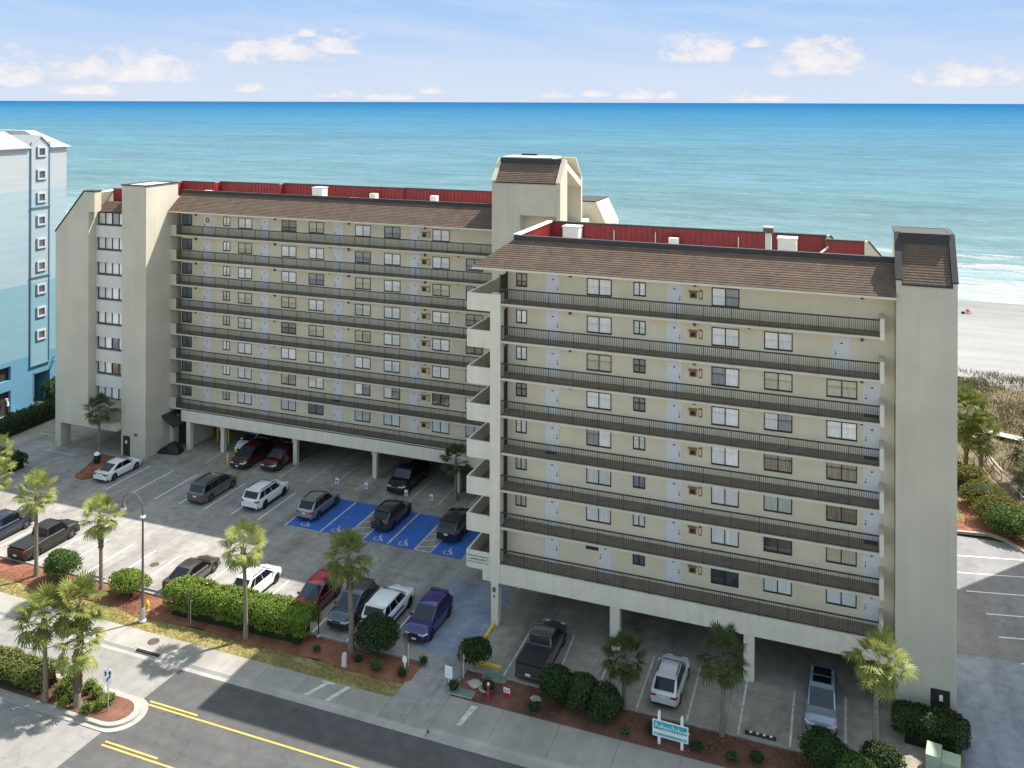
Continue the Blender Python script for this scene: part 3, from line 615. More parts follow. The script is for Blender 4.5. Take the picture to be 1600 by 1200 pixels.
def shingles(quad, n, mat, lift=.03):
    """stepped shingle courses over a sloping quad (bottom-left, bottom-right, top-right, top-left)"""
    a, b, c, d = [Vector(q) for q in quad]; nrm = (b - a).cross(d - a).normalized(); mb = MB()
    for i in range(n):
        t0, t1 = i / n, (i + 1) / n; p0, p1 = a.lerp(d, t0), b.lerp(c, t0); q0, q1 = a.lerp(d, t1), b.lerp(c, t1)
        mb.quad(p0 + nrm * lift, p1 + nrm * lift, q1 + nrm * .004, q0 + nrm * .004); mb.quad(p0, p1, p1 + nrm * lift, p0 + nrm * lift)
    return mb
P('shingle_roof', shingles(((3.18, 58.62, 26.15), (5.88, 58.62, 26.15), (5.88, 60.55, 28.35), (3.18, 60.55, 28.35)), 15, m_shx), m_shx, kind='stuff')
P('ridge_parapet', MB().box(3.16, 5.94, 60.45, 60.9, 28.2, 28.95), m_dark)
P('drip_edge', MB().box(3.16, 5.94, 58.52, 58.66, 26.02, 26.14), m_dark)
P('tower_roof', MB().box(3.2, 5.9, 60.9, 63.2, 28.45, 28.93), m_dark)
P('stair_door', MB().box(4.80, 5.84, 58.53, 58.62, 0, 2.08).box(5.02, 5.5, 58.5, 58.54, 1.1, 1.22), m_darkdoor)
P('door_notice', MB().box(5.26, 5.46, 58.50, 58.535, 1.45, 1.8), m_signw)
# garage columns and beams
col = MB().box(-.33, .33, -.0, .55, 0, 3.3).mesh('column', m_edge)
for x in (-14.55, -5.75): at('column', col, x, 58.62, 0)
P('column', MB().box(-23.5, -22.95, 58.5, 59.1, 0, 3.0), m_edge)
P('column', MB().box(-23.62, -22.85, 58.5, 59.2, 3.0, FL(8) + .65), m_edge)
col2 = MB().box(-.22, .22, 0, .45, 0, 2.3).box(-.30, .30, -.05, .5, 2.3, 3.3).mesh('column', m_edge)
for x in (-61.5, -52.5, -43.3, -34.4): at('column', col2, x, 77.0, 0)
P('column', MB().box(-65.6, -65.1, 76.3, 76.8, 0, 3.0), m_edge)
P('beam', MB().box(-22.85, 2.84, 58.55, 59.0, 2.96, FL(1) - .06), m_edge)
P('beam', MB().box(-66.2, -30.05, 76.2, 76.7, 2.96, FL(1) - .06), m_edge)
# bay of window bands, end gable wall and left stair tower
gab = [(-79.3, -.05), (-79.35, 22.95), (-75.35, 27.4), (-73.95, 27.4), (-73.95, 25.3), (-74.75, 25.3), (-74.75, 2.62), (-78.55, 2.62), (-78.55, -.05)]
P('gable_wall', MB().prism(gab, 'y', 72.0, 72.9), m_stucco)
P('gable_wall', MB().prism([(-79.3, 2.62), (-79.35, 22.9), (-75.35, 27.3), (-74.0, 27.3), (-74.75, 25.2), (-74.75, 2.62)], 'y', 72.9, 76.7), m_stucco)
P('column', MB().box(-79.25, -78.6, 72.9, 73.4, 0, 2.6), m_stucco)
g0 = MB()
for (xa, za, xb, zb) in ((-79.4, 22.95, -75.38, 27.42), (-75.38, 27.42, -73.9, 27.42)):
    g0.add([(xa, 71.92, za), (xb, 71.92, zb), (xb, 73.0, zb), (xa, 73.0, za), (xa, 71.92, za + .13), (xb, 71.92, zb + .13), (xb, 73.0, zb + .13), (xa, 73.0, za + .13)], [(4, 5, 6, 7), (0, 1, 5, 4), (0, 4, 7, 3), (1, 2, 6, 5), (2, 3, 7, 6)])
P('coping', g0, m_dark)
P('wall', MB().box(-74.75, -70.95, 73.6, 76.7, 2.62, 25.2).box(-74.75, -70.95, 72.0, 73.6, 2.62, 3.35), m_stucco)
P('brown_panel', MB().box(-73.4, -71.05, 72.72, 73.6, 3.36, 4.3).box(-74.75, -73.4, 72.9, 73.6, 3.36, 4.3), m_floor)
P('left_stair_tower', MB().box(-70.95, -67.75, 72.7, 77.4, -.05, 28.15), m_stucco)
P('coping', MB().box(-71.02, -70.75, 72.63, 77.45, 28.15, 28.27).box(-67.95, -67.68, 72.63, 77.45, 28.15, 28.27).box(-70.75, -67.95, 72.63, 72.9, 28.15, 28.27).box(-70.75, -67.95, 77.2, 77.45, 28.15, 28.27), m_dark)
P('tower_roof', MB().box(-70.74, -67.96, 72.91, 77.19, 28.151, 28.19), m_membrane)
P('stair_door', MB().box(-70.62, -69.78, 72.62, 72.72, 0, 2.05), m_darkdoor)
P('door_notice', MB().box(-70.3, -70.08, 72.59, 72.63, 1.3, 1.62), m_signw)
P('wall_lamp', MB().box(-69.1, -68.85, 72.55, 72.72, 2.2, 2.45), m_lampb)
P('shingle_roof', shingles(((-74.72, 72.75, 25.32), (-70.98, 72.75, 25.32), (-70.98, 73.75, 26.3), (-73.9, 73.75, 26.3)), 6, m_shx), m_shx, kind='stuff')
P('red_metal_screen', MB().box(-74.0, -70.9, 74.6, 74.7, 25.2, 27.6), m_red)
spm = MB().box(-74.73, -70.97, 72.98, 73.27, .02, 1.24).mesh('spandrel', m_white)
for k in range(1, 8): at('spandrel', spm, 0, 0, 0).location = (-CX, -CY, FL(k) + 2.42 - .02)
# --- windows and doors
_cache = {}
def frame_mesh(w, h):
    k = ('f', round(w, 2), round(h, 2))
    if k not in _cache:
        t = .06; m = MB().box(-w / 2, w / 2, -.05, .02, -.02, t + .02).box(-w / 2, w / 2, -.04, .02, h - t, h).box(-w / 2, -w / 2 + t, -.04, .02, t, h - t).box(w / 2 - t, w / 2, -.04, .02, t, h - t).box(-.035, .035, -.035, .02, t, h - t)
        _cache[k] = m.mesh('window', m_frame)
    return _cache[k]
def pane_mesh(w, h, mi):
    k = ('p', round(w, 2), round(h, 2), mi)
    if k not in _cache: _cache[k] = MB().box(-w / 2, w / 2, -.005, .015, 0, h).mesh('pane', m_pane[mi])
    return _cache[k]
def window(xc, w, z0, h, y, style=None, n=2):
    o = at('window', frame_mesh(w, h), xc, y, z0)
    if style is None: style = random.choices((0, 1, 2, 3, 4, 5, 6), (46, 16, 10, 5, 4, 5, 3))[0]
    pw = w / 2 - .095
    for s in (-1, 1):
        st = style
        if style in (0, 1) and random.random() < .15: st = random.choice((0, 1, 5))
        at('pane', pane_mesh(pw, h - .12, st), s * (w / 4 - .013), 0, .06, o)
    return o
dm = MB().box(-.52, .52, -.03, .03, 0, 2.10).mesh('door', m_door)
dfm = MB().box(-.44, .44, -.055, -.02, .01, 2.02).mesh('door_leaf', m_door)
hdm = MB().box(-.03, .03, -.11, -.05, .93, 1.05).box(-.025, .025, -.09, -.05, 1.15, 1.22).mesh('door_handle', m_iron)
nbm = MB().box(-.07, .07, -.075, -.054, 1.62, 1.70).mesh('door_number', m_iron)
def door(xc, z, y, hand=1):
    o = at('door', dm, xc, y, z); lf = at('door_leaf', dfm, 0, 0, 0, o)
    at('door_handle', hdm, .36 * hand, 0, 0, o); at('door_number', nbm, 0, 0, 0, o); return o
lmp = MB().box(-.09, .09, -.14, 0, 0, .24).box(-.13, .13, -.16, 0, .24, .28).mesh('wall_lamp', m_lampb)
box_ = MB().box(-.08, .08, -.05, 0, 0, .14).mesh('vent_cap', m_wood)
orn = MB().box(-.24, .24, -.06, 0, .0, .46).box(-.32, .30, -.05, 0, .40, .52).mesh('wall_ornament', m_wood)
orn2 = MB().box(-.11, .11, -.05, 0, 0, .62).mesh('wall_ornament', m_wood)
ornd = MB().box(-.15, .15, -.075, -.055, .08, .34).mesh('ornament_inset', m_darkdoor); ornd2 = MB().box(-.06, .06, -.065, -.045, .10, .52).mesh('ornament_inset', m_lampw)
def level(k, y, wins, doors, orns, lamps, caps):
    z = FL(k)
    for (xa, xb, za, zb, st) in wins: window((xa + xb) / 2, xb - xa, z + za, zb - za, y, st)
    for x, h in doors: door(x, z, y, h)
    for x in orns:
        a = at('wall_ornament', orn, x - .25, y, z + 1.12); at('ornament_inset', ornd, 0, 0, 0, a)
        c = at('wall_ornament', orn2, x + .25, y, z + 1.08); at('ornament_inset', ornd2, 0, 0, 0, c)
    for x in lamps: at('wall_lamp', lmp, x, y, z + 1.92)
    for x in caps: at('vent_cap', box_, x, y, z + 2.02)
RD = {(8, 's'): 6, (7, 'D'): 0, (6, 'D'): 2, (6, 'E'): 2, (5, 'E'): 1, (4, 'D'): 6, (4, 'E'): 6, (3, 'D'): 3, (3, 'E'): 6, (2, 'D'): 4, (6, 'B'): 4, (5, 'B'): 4, (5, 'A'): 1, (3, 'B'): 5, (5, 's'): 4, (8, 'A'): 1}
for k in range(1, 9):
    w = []; g = lambda n: RD.get((k, n))
    if k > 1: w += [(-22.28, -21.45, .98, 1.93, g('s')), (-17.0, -15.22, .78, 1.95, g('A'))]
    w += [(-13.68, -12.83, .98, 1.92, g('B')), (-8.38, -6.58, .72, 1.95, g('C'))]
    if k < 8: w += [(-5.0, -3.22, .82, 1.98, g('D'))]
    if k < 7: w += [(-1.15, .68, .82, 1.95, g('E'))]
    if k == 1: w += [(-17.0, -16.1, 1.45, 1.92, 4)]
    d = [(-19.5, 1), (-10.86, 1)]
    if k == 7: d += [(-.25, -1)]
    if k < 7: d += [(1.55, -1)]
    if k == 1: d += [(-15.6, -1)]
    level(k, RY, w, d, [-9.35] if k > 1 else [-9.35], [-18.2, -9.5] + ([.95] if k > 6 else [.95]), [-5.95])
LD = {(8, 'w'): 0, (7, 'w4'): 5, (6, 'w3'): 5, (5, 'w2'): 2, (5, 'w'): 2, (4, 'w'): 3, (3, 'w4'): 1, (2, 'w4'): 1, (2, 'w5'): 1, (3, 'w3'): 1, (1, 'w3'): 5, (1, 'w4'): 3, (5, 'w3'): 0, (4, 'w2'): 4, (4, 'w3'): 2, (4, 'w4'): 2, (3, 'w6'): 1, (4, 'w7'): 6, (2, 'w3'): 1, (2, 'w2'): 2, (3, 'w5'): 1}
for k in range(1, 9):
    w = []
    for n, xa, xb, za, zb in (('s', -62.05, -61.15, 1.0, 1.98), ('w', -60.12, -58.37, .85, 1.98), ('w2', -54.7, -52.9, .85, 1.98), ('w3', -51.4, -49.6, .85, 1.98), ('w4', -45.98, -44.2, .82, 1.95), ('w5', -42.7, -40.9, .82, 1.95), ('w6', -37.42, -35.6, .82, 1.95)):
        w.append((xa, xb, za, zb, LD.get((k, n))))
    w.append((-67.45, -66.15, .85, 2.0, 5))
    if k < 8: w.append((-33.9, -32.1, .85, 1.98, LD.get((k, 'w7'))))
    level(k, LY, w, [(-64.05, -1), (-56.75, -1), (-47.9, -1), (-39.3, 1)], [-38.05], [-65.6, -55.5, -46.7, -38.2], [-48.9, -34.7])
# window bands in the recessed bay
for k in range(1, 9):
    z = FL(k) + 1.13 - .02; fm = _cache.get('band')
    if fm is None:
        m = MB().box(-74.75, -70.95, 73.3, 73.42, 0, .08).box(-74.75, -70.95, 73.3, 73.42, 1.22, 1.3)
        for i in range(5): x = -74.72 + i * .925; m.box(x, x + .07, 73.28, 73.42, .08, 1.22)
        fm = _cache['band'] = m.mesh('window', m_frame)
    o = link('window', fm, condo, (-CX, -CY, z))
    for i in range(4):
        st = random.choices((0, 1, 3, 5), (6, 2, 1, 1))[0] if not (k == 2 and i == 2) else 4
        me = _cache.get(('bp', st)) or _cache.setdefault(('bp', st), MB().box(0, .855, 73.36, 73.38, 0, 1.14).mesh('pane', m_pane[st]))
        link('pane', me, o, (-74.65 + i * .925, 0, .08))
# --- walkway slabs, rails
pw = 1.80
def rail_panel(w):
    m = MB().box(0, w, -.02, .02, .98, 1.03).box(0, w, -.015, .015, .06, .10)
    n = int(w / .125)
    for i in range(1, n): x = i * w / n; m.box(x - .014, x + .014, -.012, .012, .10, .98)
    m.box(-.025, .025, -.025, .025, 0, 1.07); return m
def rails(k, x0, x1, y, w):
    n = round((x1 - x0) / w); w = (x1 - x0) / n
    me = _cache.get(('rp', round(w, 3))) or _cache.setdefault(('rp', round(w, 3)), rail_panel(w).mesh('railing_panel', m_rail))
    r = P('railing', MB().box(x0, x1, y - .028, y + .028, FL(k) + 1.03, FL(k) + 1.07), m_rail)
    for i in range(n): link('railing_panel', me, r, (x0 + i * w, y, FL(k)))
for k in range(1, 9):
    z = FL(k)
    P('floor_slab', MB().box(-22.85, 2.0, 58.6, RY, z - .15, z - .01), m_slab); P('walkway_floor', MB().box(-22.85, 2.0, 58.68, RY - .01, z - .009, z + .004), m_floor)
    P('floor_slab', MB().box(-67.74, -30.1, 76.2, LY, z - .15, z - .01), m_slab); P('walkway_floor', MB().box(-67.7, -30.1, 76.28, LY - .01, z - .009, z + .004), m_floor)
    rails(k, -22.85, 1.95, 58.66, 1.80); rails(k, -66.9, -30.15, 76.26, 1.70)
    P('end_parapet', MB().box(1.95, 2.2, 58.58, RY, z - .2, z + 1.12), m_edge)
    P('end_parapet', MB().box(-67.74, -66.92, 76.18, 76.34, z - .16, z + 1.02), m_stucco)
    # stair landings cantilevered off the end of the right wing
    zl = z - .62
    P('landing', MB().box(-25.46, -25.31, 58.62, 75.0, zl, zl + 1.22).box(-25.31, -23.62, 58.58, 58.73, zl, zl + 1.22).box(-25.31, -23.0, 58.73, 75.0, zl, zl + .18), m_edge)
    P('walkway_floor', MB().box(-25.31, -23.0, 58.73, 75, zl + .18, zl + .192), m_floor)
    P('gate_screen', MB().box(-23.02, -22.98, 58.9, RY, z + .1, z + 1.9).box(-23.06, -22.94, 58.85, 58.93, z, z + 2.0).box(-23.06, -22.94, RY - .1, RY, z, z + 2.0), m_rail)
P('downstand', MB().box(-24.2, -23.62, 58.62, 59.0, 2.95, 3.7).box(-25.0, -24.2, 62.5, 62.9, 3.0, 3.72), m_edge)
# name plaque on the lowest landing, lettering too small to read: dark strokes
pl = P('name_plaque', MB().box(-25.3, -23.78, 58.535, 58.579, FL(1) - .12, FL(1) + .28), m_white)
pm_ = MB(); random.seed(21)
for i in range(15):
    x = -25.12 + i * .085; h = random.choice((.09, .13, .19)); z = FL(1) + .0 + random.uniform(-.02, .02)
    pm_.prism([(x, z), (x + .035, z), (x + .055, z + h), (x + .02, z + h)], 'y', 58.527, 58.534); pm_.prism([(x + .01, z + h * .4), (x + .07, z + h * .45), (x + .07, z + h * .6), (x + .01, z + h * .55)], 'y', 58.5281, 58.5341)
pm_.box(-25.33, -23.75, 58.53, 58.56, FL(1) + .28, FL(1) + .31).box(-25.33, -23.75, 58.53, 58.56, FL(1) - .15, FL(1) - .12)
pm_.build('plaque_lettering', m_signk, pl)

for x, k, y in ((1.5, 3, RY), (1.5, 5, RY), (1.5, 6, RY), (-19.5, 4, RY), (-47.9, 2, LY)): at('door_mat', _cache.get('mat') or _cache.setdefault('mat', MB().box(-.42, .42, -.62, -.12, .005, .03).mesh('door_mat', m_darkdoor)), x, y, FL(k))
wm = MB()
for i in range(14): a = i * math.pi / 7; wm.box(.19 * math.cos(a) - .05, .19 * math.cos(a) + .05, -.10, -.056, 1.5 + .19 * math.sin(a) - .05, 1.5 + .19 * math.sin(a) + .05)
at('wreath', wm.mesh('wreath', m_lampb), -64.05, LY, FL(8))

# --- mansard roofs
random.seed(11)
def mansard_front(x0, x1, ye, yr, x1t=None, x0t=None, n=14):
    x0t = x0 if x0t is None else x0t; x1t = x1 if x1t is None else x1t
    P('shingle_roof', shingles(((x0, ye, EAVE), (x1, ye, EAVE), (x1t, yr, RIDGE - .35), (x0t, yr, RIDGE - .35)), n, m_shx), m_shx, kind='stuff')
    P('ridge_parapet', MB().box(x0t, x1t, yr - .02, yr + .28, RIDGE - .36, RIDGE), m_dark)  # dark colour stands in for shade on the parapet's vertical face
    P('fascia', MB().box(x0, x1, ye - .02, ye + .12, EAVE - .16, EAVE - .01), m_edge)
    P('drip_edge', MB().box(x0, x1, ye - .05, ye + .05, EAVE - .009, EAVE + .03), m_dark)
P('soffit', MB().box(-24.9, 2.84, 58.42, RY, EAVE - .12, EAVE - .02).box(-24.9, -23.0, RY, 70, EAVE - .12, EAVE - .02), m_edge)
P('soffit', MB().box(-67.74, -30.1, 76.0, LY, EAVE - .12, EAVE - .02), m_edge)
mansard_front(-24.95, 2.84, 58.3, 60.5, x0t=-22.6)
mansard_front(-67.74, -30.1, 75.9, 78.05)
# end returns
P('shingle_roof', shingles(((-24.95, 70.0, EAVE), (-24.95, 58.3, EAVE), (-22.6, 60.5, RIDGE - .35), (-22.6, 69.3, RIDGE - .35)), 14, m_shy), m_shy, kind='stuff')
# flat roofs and the red metal screens behind the ridge
P('flat_roof', MB().box(-22.9, 2.84, 60.4, 70.3, EAVE, 25.62).box(-76.6, -23.6, 77.9, 90.0, EAVE, 25.62), m_membrane)
def screen(axis, c, a, b_, z0=25.62, z1=RIDGE - .12, side=-1):
    m = MB(); n = max(1, int((b_ - a) / .42))
    if axis == 'x':
        m.box(a, b_, c, c + .08, z0, z1)
        for i in range(n): x = a + (i + .5) * (b_ - a) / n; m.box(x - .03, x + .03, c + side * .055, c, z0, z1)
    else:
        m.box(c, c + .08, a, b_, z0, z1)
        for i in range(n): y = a + (i + .5) * (b_ - a) / n; m.box(c + .08, c + .135, y - .03, y + .03, z0, z1)
    P('red_metal_screen', m, m_red)
def cap(x0, x1, y0, y1, mat=None, z=RIDGE): P('coping', MB().box(x0, x1, y0, y1, z - .12, z), mat or m_dark)
screen('x', 68.9, -22.4, -1.4); cap(-22.6, -1.3, 68.84, 69.2); screen('x', 66.9, -1.3, 1.2); cap(-1.4, 1.25, 66.84, 67.2); screen('y', -22.55, 60.8, 68.9)
P('coping', MB().box(-22.75, -22.36, 60.78, 68.84, RIDGE - .10, RIDGE + .03), m_white)
def back_mansard(x0, x1, y): P('back_mansard', MB().prism([(y, 25.0), (y, RIDGE - .13), (y + .25, RIDGE - .13), (y + 2.6, 25.0)], 'x', x0, x1), m_shx)
def hip_end(x, y, w=1.7):
    P('gable_wall', MB().prism([(x, 25.4), (x, RIDGE), (x + .22, RIDGE), (x + w, 25.75), (x + w, 25.4)], 'y', y - .1, y + .3), m_stucco)
    P('coping', MB().prism([(x + .2, RIDGE + .01), (x + .32, RIDGE + .01), (x + w + .12, 25.76), (x + w, 25.76)], 'y', y - .16, y + .36), m_dark)
def gable_end(x, y):
    P('gable_wall', MB().prism([(y - .25, 25.0), (y - .25, RIDGE - .02), (y + .25, RIDGE - .02), (y + 2.7, 25.0)], 'x', x, x + .28), m_stucco)
    P('coping', MB().add([(x - .04, y + .2, RIDGE), (x + .32, y + .2, RIDGE), (x + .32, y + 2.75, 25.0), (x - .04, y + 2.75, 25.0), (x - .04, y + .2, RIDGE + .1), (x + .32, y + .2, RIDGE + .1), (x + .32, y + 2.75, 25.1), (x - .04, y + 2.75, 25.1)], [(4, 5, 6, 7), (0, 4, 7, 3), (1, 2, 6, 5), (0, 1, 5, 4)]), m_dark)
back_mansard(-22.6, -1.3, 68.98); hip_end(-1.35, 68.9, 1.5); back_mansard(-1.3, 1.2, 66.98); hip_end(1.2, 66.9, 1.55)
P('roof_brace', MB().tube([(-2.9, 63.9, 25.65), (-1.2, 66.85, 26.8)], .07, 6), m_white)
segs = [(-75.4, -70.7, 86.8), (-70.7, -62.4, 88.0), (-62.4, -46.5, 89.0), (-46.5, -26.2, 89.3)]
for a, b_, y in segs:
    screen('x', y, a, b_); cap(a, b_, y - .06, y + .3); back_mansard(a, b_, y + .08)
screen('y', -70.75, 86.8, 88.0); screen('y', -62.45, 88.0, 89.0)
screen('y', -75.45, 76.8, 86.8)
P('gable_wall', MB().prism([(-26.2, 24.5), (-26.2, 27.15), (-23.1, 27.15), (-22.0, 24.9), (-22.0, 24.5)], 'y', 85.0, 89.8), m_stucco)
P('coping', MB().box(-26.3, -23.1, 84.94, 89.9, 27.151, 27.26), m_dark)
P('roof_slope', MB().prism([(-26.2, 27.16), (-24.3, 25.3), (-24.6, 25.3), (-26.2, 26.9)], 'y', 84.9, 84.99), m_dark)
for (x, y) in ((-69.6, 79.5), (-67.2, 79.8), (-72.0, 75.9)): P('roof_brace', MB().tube([(x, y, 25.65), (x - 1.5, y + 1.2, 26.9)], .07, 6), m_white)
# roof plant
def vent(x, y, w, d, h, lid=True):
    o = P('roof_vent', MB().box(x, x + w, y, y + d, 25.621, 25.62 + h), m_vent)
    if lid: MB().box(x - .06, x + w + .06, y - .06, y + d + .06, 25.625 + h, 25.72 + h).build('vent_lid', m_membrane, o)
vent(-21.1, 67.6, 1.3, 1.1, 1.45); vent(-12.75, 68.0, .7, .7, 1.0, False); vent(-4.65, 67.2, 1.3, 1.1, 1.5); vent(-18.6, 66, .6, .5, .55)
vent(-57.1, 87.0, 1.35, 1.1, 1.5); vent(-49.9, 87.4, .75, .75, 1.1, False); vent(-42.4, 87.4, .7, .7, 1.15, False); vent(-70, 84, .8, .7, .9)
for x, y in ((-52.2, 86.2), (-50.6, 85.8), (-64.2, 84.6), (-63.0, 85.2), (-44, 86)): vent(x, y, 1.0, .9, .55)
fl = P('flue', MB().box(-5.25, -4.85, 63.8, 64.2, 25.621, 28.0), m_vent); MB().box(-5.38, -4.72, 63.67, 64.33, 28.0, 28.35).build('flue_cowl', m_lampb, fl); MB().box(-5.36, -4.74, 63.69, 64.31, 28.35, 28.42).build('flue_lid', m_membrane, fl)
for x, y in ((-17.2, 68.86), (-13.9, 68.86), (-7.6, 68.86)): P('roof_bracket', MB().box(x - .03, x + .03, y - .16, y - .07, 26.1, 26.9), m_vent)
# lift tower between the wings
tp = [(75.0, -.05), (75.0, 29.8), (76.8, 31.75), (79.6, 31.9), (82.0, 29.7), (82.0, -.05)]
P('lift_tower', MB().prism([(76.1, -.05), (76.1, 29.4), (76.9, 31.3), (79.6, 31.85), (81.9, 29.6), (81.9, -.05)], 'x', -29.9, -25.3), m_stucco)
P('lift_tower', MB().box(-29.9, -27.45, 74.97, 76.12, 0, 29.8).box(-27.45, -24.0, 74.97, 76.12, 26.85, 29.8).box(-27.45, -24.0, 75.9, 76.1, 0, 26.85).prism(tp, 'x', -30.15, -29.9), m_stucco)
P('lift_tower', MB().prism([(75.0, -.05), (75.0, 29.8), (76.8, 31.75), (77.1, 31.75), (77.1, -.05)], 'x', -24.0, -23.65).prism([(75.3, 26.9), (75.3, 29.7), (76.8, 31.2), (76.8, 26.9)], 'x', -25.3, -24.0).prism([(81.6, -.05), (81.6, 30.0), (79.6, 31.85), (79.9, 31.85), (82.0, 29.75), (82.0, -.05)], 'x', -25.3, -23.65), m_stucco)
P('sloping_lintel', MB().prism([(76.9, 31.0), (76.9, 31.6), (81.8, 29.5), (81.8, 28.9)], 'x', -25.3, -23.68), m_white)
P('tower_roof', MB().box(-29.9, -25.0, 76.8, 79.7, 31.8, 31.95), m_membrane)
P('shingle_roof', shingles(((-29.86, 74.93, 29.8), (-24.1, 74.93, 29.8), (-24.1, 76.45, 31.4), (-29.86, 76.45, 31.4)), 11, m_shx), m_shx, kind='stuff')
P('ridge_parapet', MB().box(-29.88, -24.02, 76.4, 76.75, 31.35, 31.88), m_dark)  # same band on the lift tower, its shade put into the colour
P('drip_edge', MB().box(-29.88, -24.02, 74.9, 74.99, 29.7, 29.8), m_dark)
P('roof_hatch', MB().box(-28.9, -27.4, 79.4, 79.8, 31.95, 32.12), m_dark)
for x in (-30.2, -24.05):
    c0 = MB(); c0.add([(x, 74.9, 29.78), (x + .4, 74.9, 29.78), (x + .4, 76.75, 31.78), (x, 76.75, 31.78), (x, 74.9, 29.9), (x + .4, 74.9, 29.9), (x + .4, 76.75, 31.9), (x, 76.75, 31.9)], [(4, 5, 6, 7), (0, 1, 5, 4), (0, 4, 7, 3), (1, 2, 6, 5)]); P('coping', c0, m_stucco)
# dark entrance with shingled awning beside the left tower
P('wall', MB().box(-67.75, -65.5, 77.4, 80.5, 0, 3.4), m_stucco)
P('entry_door', MB().box(-67.5, -65.65, 77.33, 77.4, 0, 2.45), m_darkdoor)
P('awning', MB().add([(-67.76, 75.0, 3.75), (-67.76, 77.2, 3.75), (-66.2, 77.2, 2.75), (-66.2, 75.0, 2.75), (-67.76, 75.0, 3.6), (-67.76, 77.2, 3.6), (-66.2, 77.2, 2.6), (-66.2, 75.0, 2.6)], [(0, 3, 2, 1), (4, 5, 6, 7), (0, 4, 7, 3), (3, 7, 6, 2), (1, 2, 6, 5)]), m_dark)
P('pillar_trim', MB().box(-67.72, -67.4, 76.2, 76.6, 0, 2.6), m_edge)
# unit signs on the corner column
P('column_plate', MB().box(-23.35, -23.15, 58.44, 58.5, 2.35, 2.65).box(-23.3, -23.2, 58.45, 58.5, 1.95, 2.1), m_lampb)

# ------------------------------------------------------------------ the blue hotel on the left, and the neighbour whose shade covers the side lot
HX = -92.0
def siding(name, cols):
    """lap siding: lightness bands of paint by storey, horizontal board shadow lines are geometry-fine relief"""
    m, nt, b = node_mat(name); N = nt.nodes; L = nt.links; b.inputs['Roughness'].default_value = .85; b.inputs['Specular IOR Level'].default_value = .15
    ge = N.new('ShaderNodeNewGeometry'); n = N.new('ShaderNodeTexNoise'); mp = N.new('ShaderNodeMapping'); mp.inputs['Scale'].default_value = (.5, .12, 1.2); L.new(ge.outputs['Position'], mp.inputs[0]); L.new(mp.outputs[0], n.inputs['Vector']); n.inputs['Scale'].default_value = 1.5; n.inputs['Detail'].default_value = 6
    mr = N.new('ShaderNodeMapRange'); L.new(n.outputs['Fac'], mr.inputs[0]); mr.inputs[1].default_value = .3; mr.inputs[2].default_value = .7; mr.inputs[3].default_value = .95; mr.inputs[4].default_value = 1.04
    vm = N.new('ShaderNodeVectorMath'); vm.operation = 'SCALE'; vm.inputs[0].default_value = cols; L.new(mr.outputs[0], vm.inputs['Scale']); L.new(vm.outputs[0], b.inputs['Base Color'])
    w = N.new('ShaderNodeTexWave'); w.wave_type = 'BANDS'; w.bands_direction = 'Z'; w.wave_profile = 'SAW'; w.inputs['Scale'].default_value = 1.3; L.new(ge.outputs['Position'], w.inputs['Vector'])
    bn = N.new('ShaderNodeBump'); bn.inputs['Strength'].default_value = .3; bn.inputs['Distance'].default_value = .02; L.new(w.outputs['Fac'], bn.inputs['Height']); L.new(bn.outputs[0], b.inputs['Normal']); return m
h_white = siding('hotel_white', (.36, .385, .405)); h_pale = siding('hotel_pale_blue', (.29, .37, .412)); h_pale2 = siding('hotel_pale_blue_lower', (.275, .365, .412)); h_mid = siding('hotel_mid_blue', (.175, .305, .37)); h_low = siding('hotel_blue', (.105, .25, .36))
h_trim = M('hotel_trim_white', (.40, .42, .45), .7, var=.03); h_dark = M('hotel_trim_shadow_blue', (.10, .17, .24), .7, var=.05); h_roof = M('hotel_white_metal_roof', (.37, .38, .39), .5, var=.05)
hotel = thing('hotel_building', 'pale blue hotel tower with white top and a column of small square windows', 'building', (HX - 10, 75, 0))
def Hp(name, mb, mat): return mb.build(name, mat, hotel, loc=(-(HX - 10), -75, 0))
bands = [(0, 6.3, h_low), (6.3, 15.0, h_mid), (15.0, 20.6, h_pale2), (20.6, 26.2, h_pale), (26.2, 31.3, h_white)]
for a, b_, m in bands:
    if a == 0:
        Hp('wall', MB().box(HX - 22, HX, 60, 75.2, a, b_).box(HX - 22, HX, 77.2, 80.3, a, b_).box(HX - 22, HX, 82.7, 85.1, a, b_).box(HX - 22, HX, 75.2, 77.2, 5.75, b_).box(HX - 22, HX, 75.2, 77.2, 2.9, 4.1).box(HX - 22, HX, 80.3, 82.7, 4.0, b_).box(HX - 22, HX - 3, 75.2, 82.7, 0, 5.0), m)
    else: Hp('wall', MB().box(HX - 22, HX, 60, 85.1, a, b_), m)
Hp('wall', MB().prism([(79.85, 4.9), (82.45, 4.9), (82.45, 31.5), (81.15, 32.6), (79.85, 31.5)], 'x', HX - .5, HX + .06), h_pale)
Hp('wall', MB().prism([(79.86, 26.2), (82.44, 26.2), (82.44, 31.5), (81.15, 32.59), (79.86, 31.5)], 'x', HX + .06, HX + .065), h_white)
Hp('wall', MB().box(HX + .06, HX + .065, 79.86, 82.44, 4.95, 15.0), h_mid)
for y in (79.8, 82.45): Hp('corner_strip', MB().box(HX + .0, HX + .14, y - .06, y + .06, 4.9, 32.0), h_dark)
for z in (24.0, 15.6, 4.9): Hp('ledge', MB().box(HX, HX + .22, 79.7, 82.6, z, z + .12), h_dark)
fr = MB().box(0, .16, -.62, .62, -.62, -.42).box(0, .16, -.62, .62, .42, .62).box(0, .16, -.62, -.42, -.42, .42).box(0, .16, .42, .62, -.42, .42).mesh('window', h_trim)
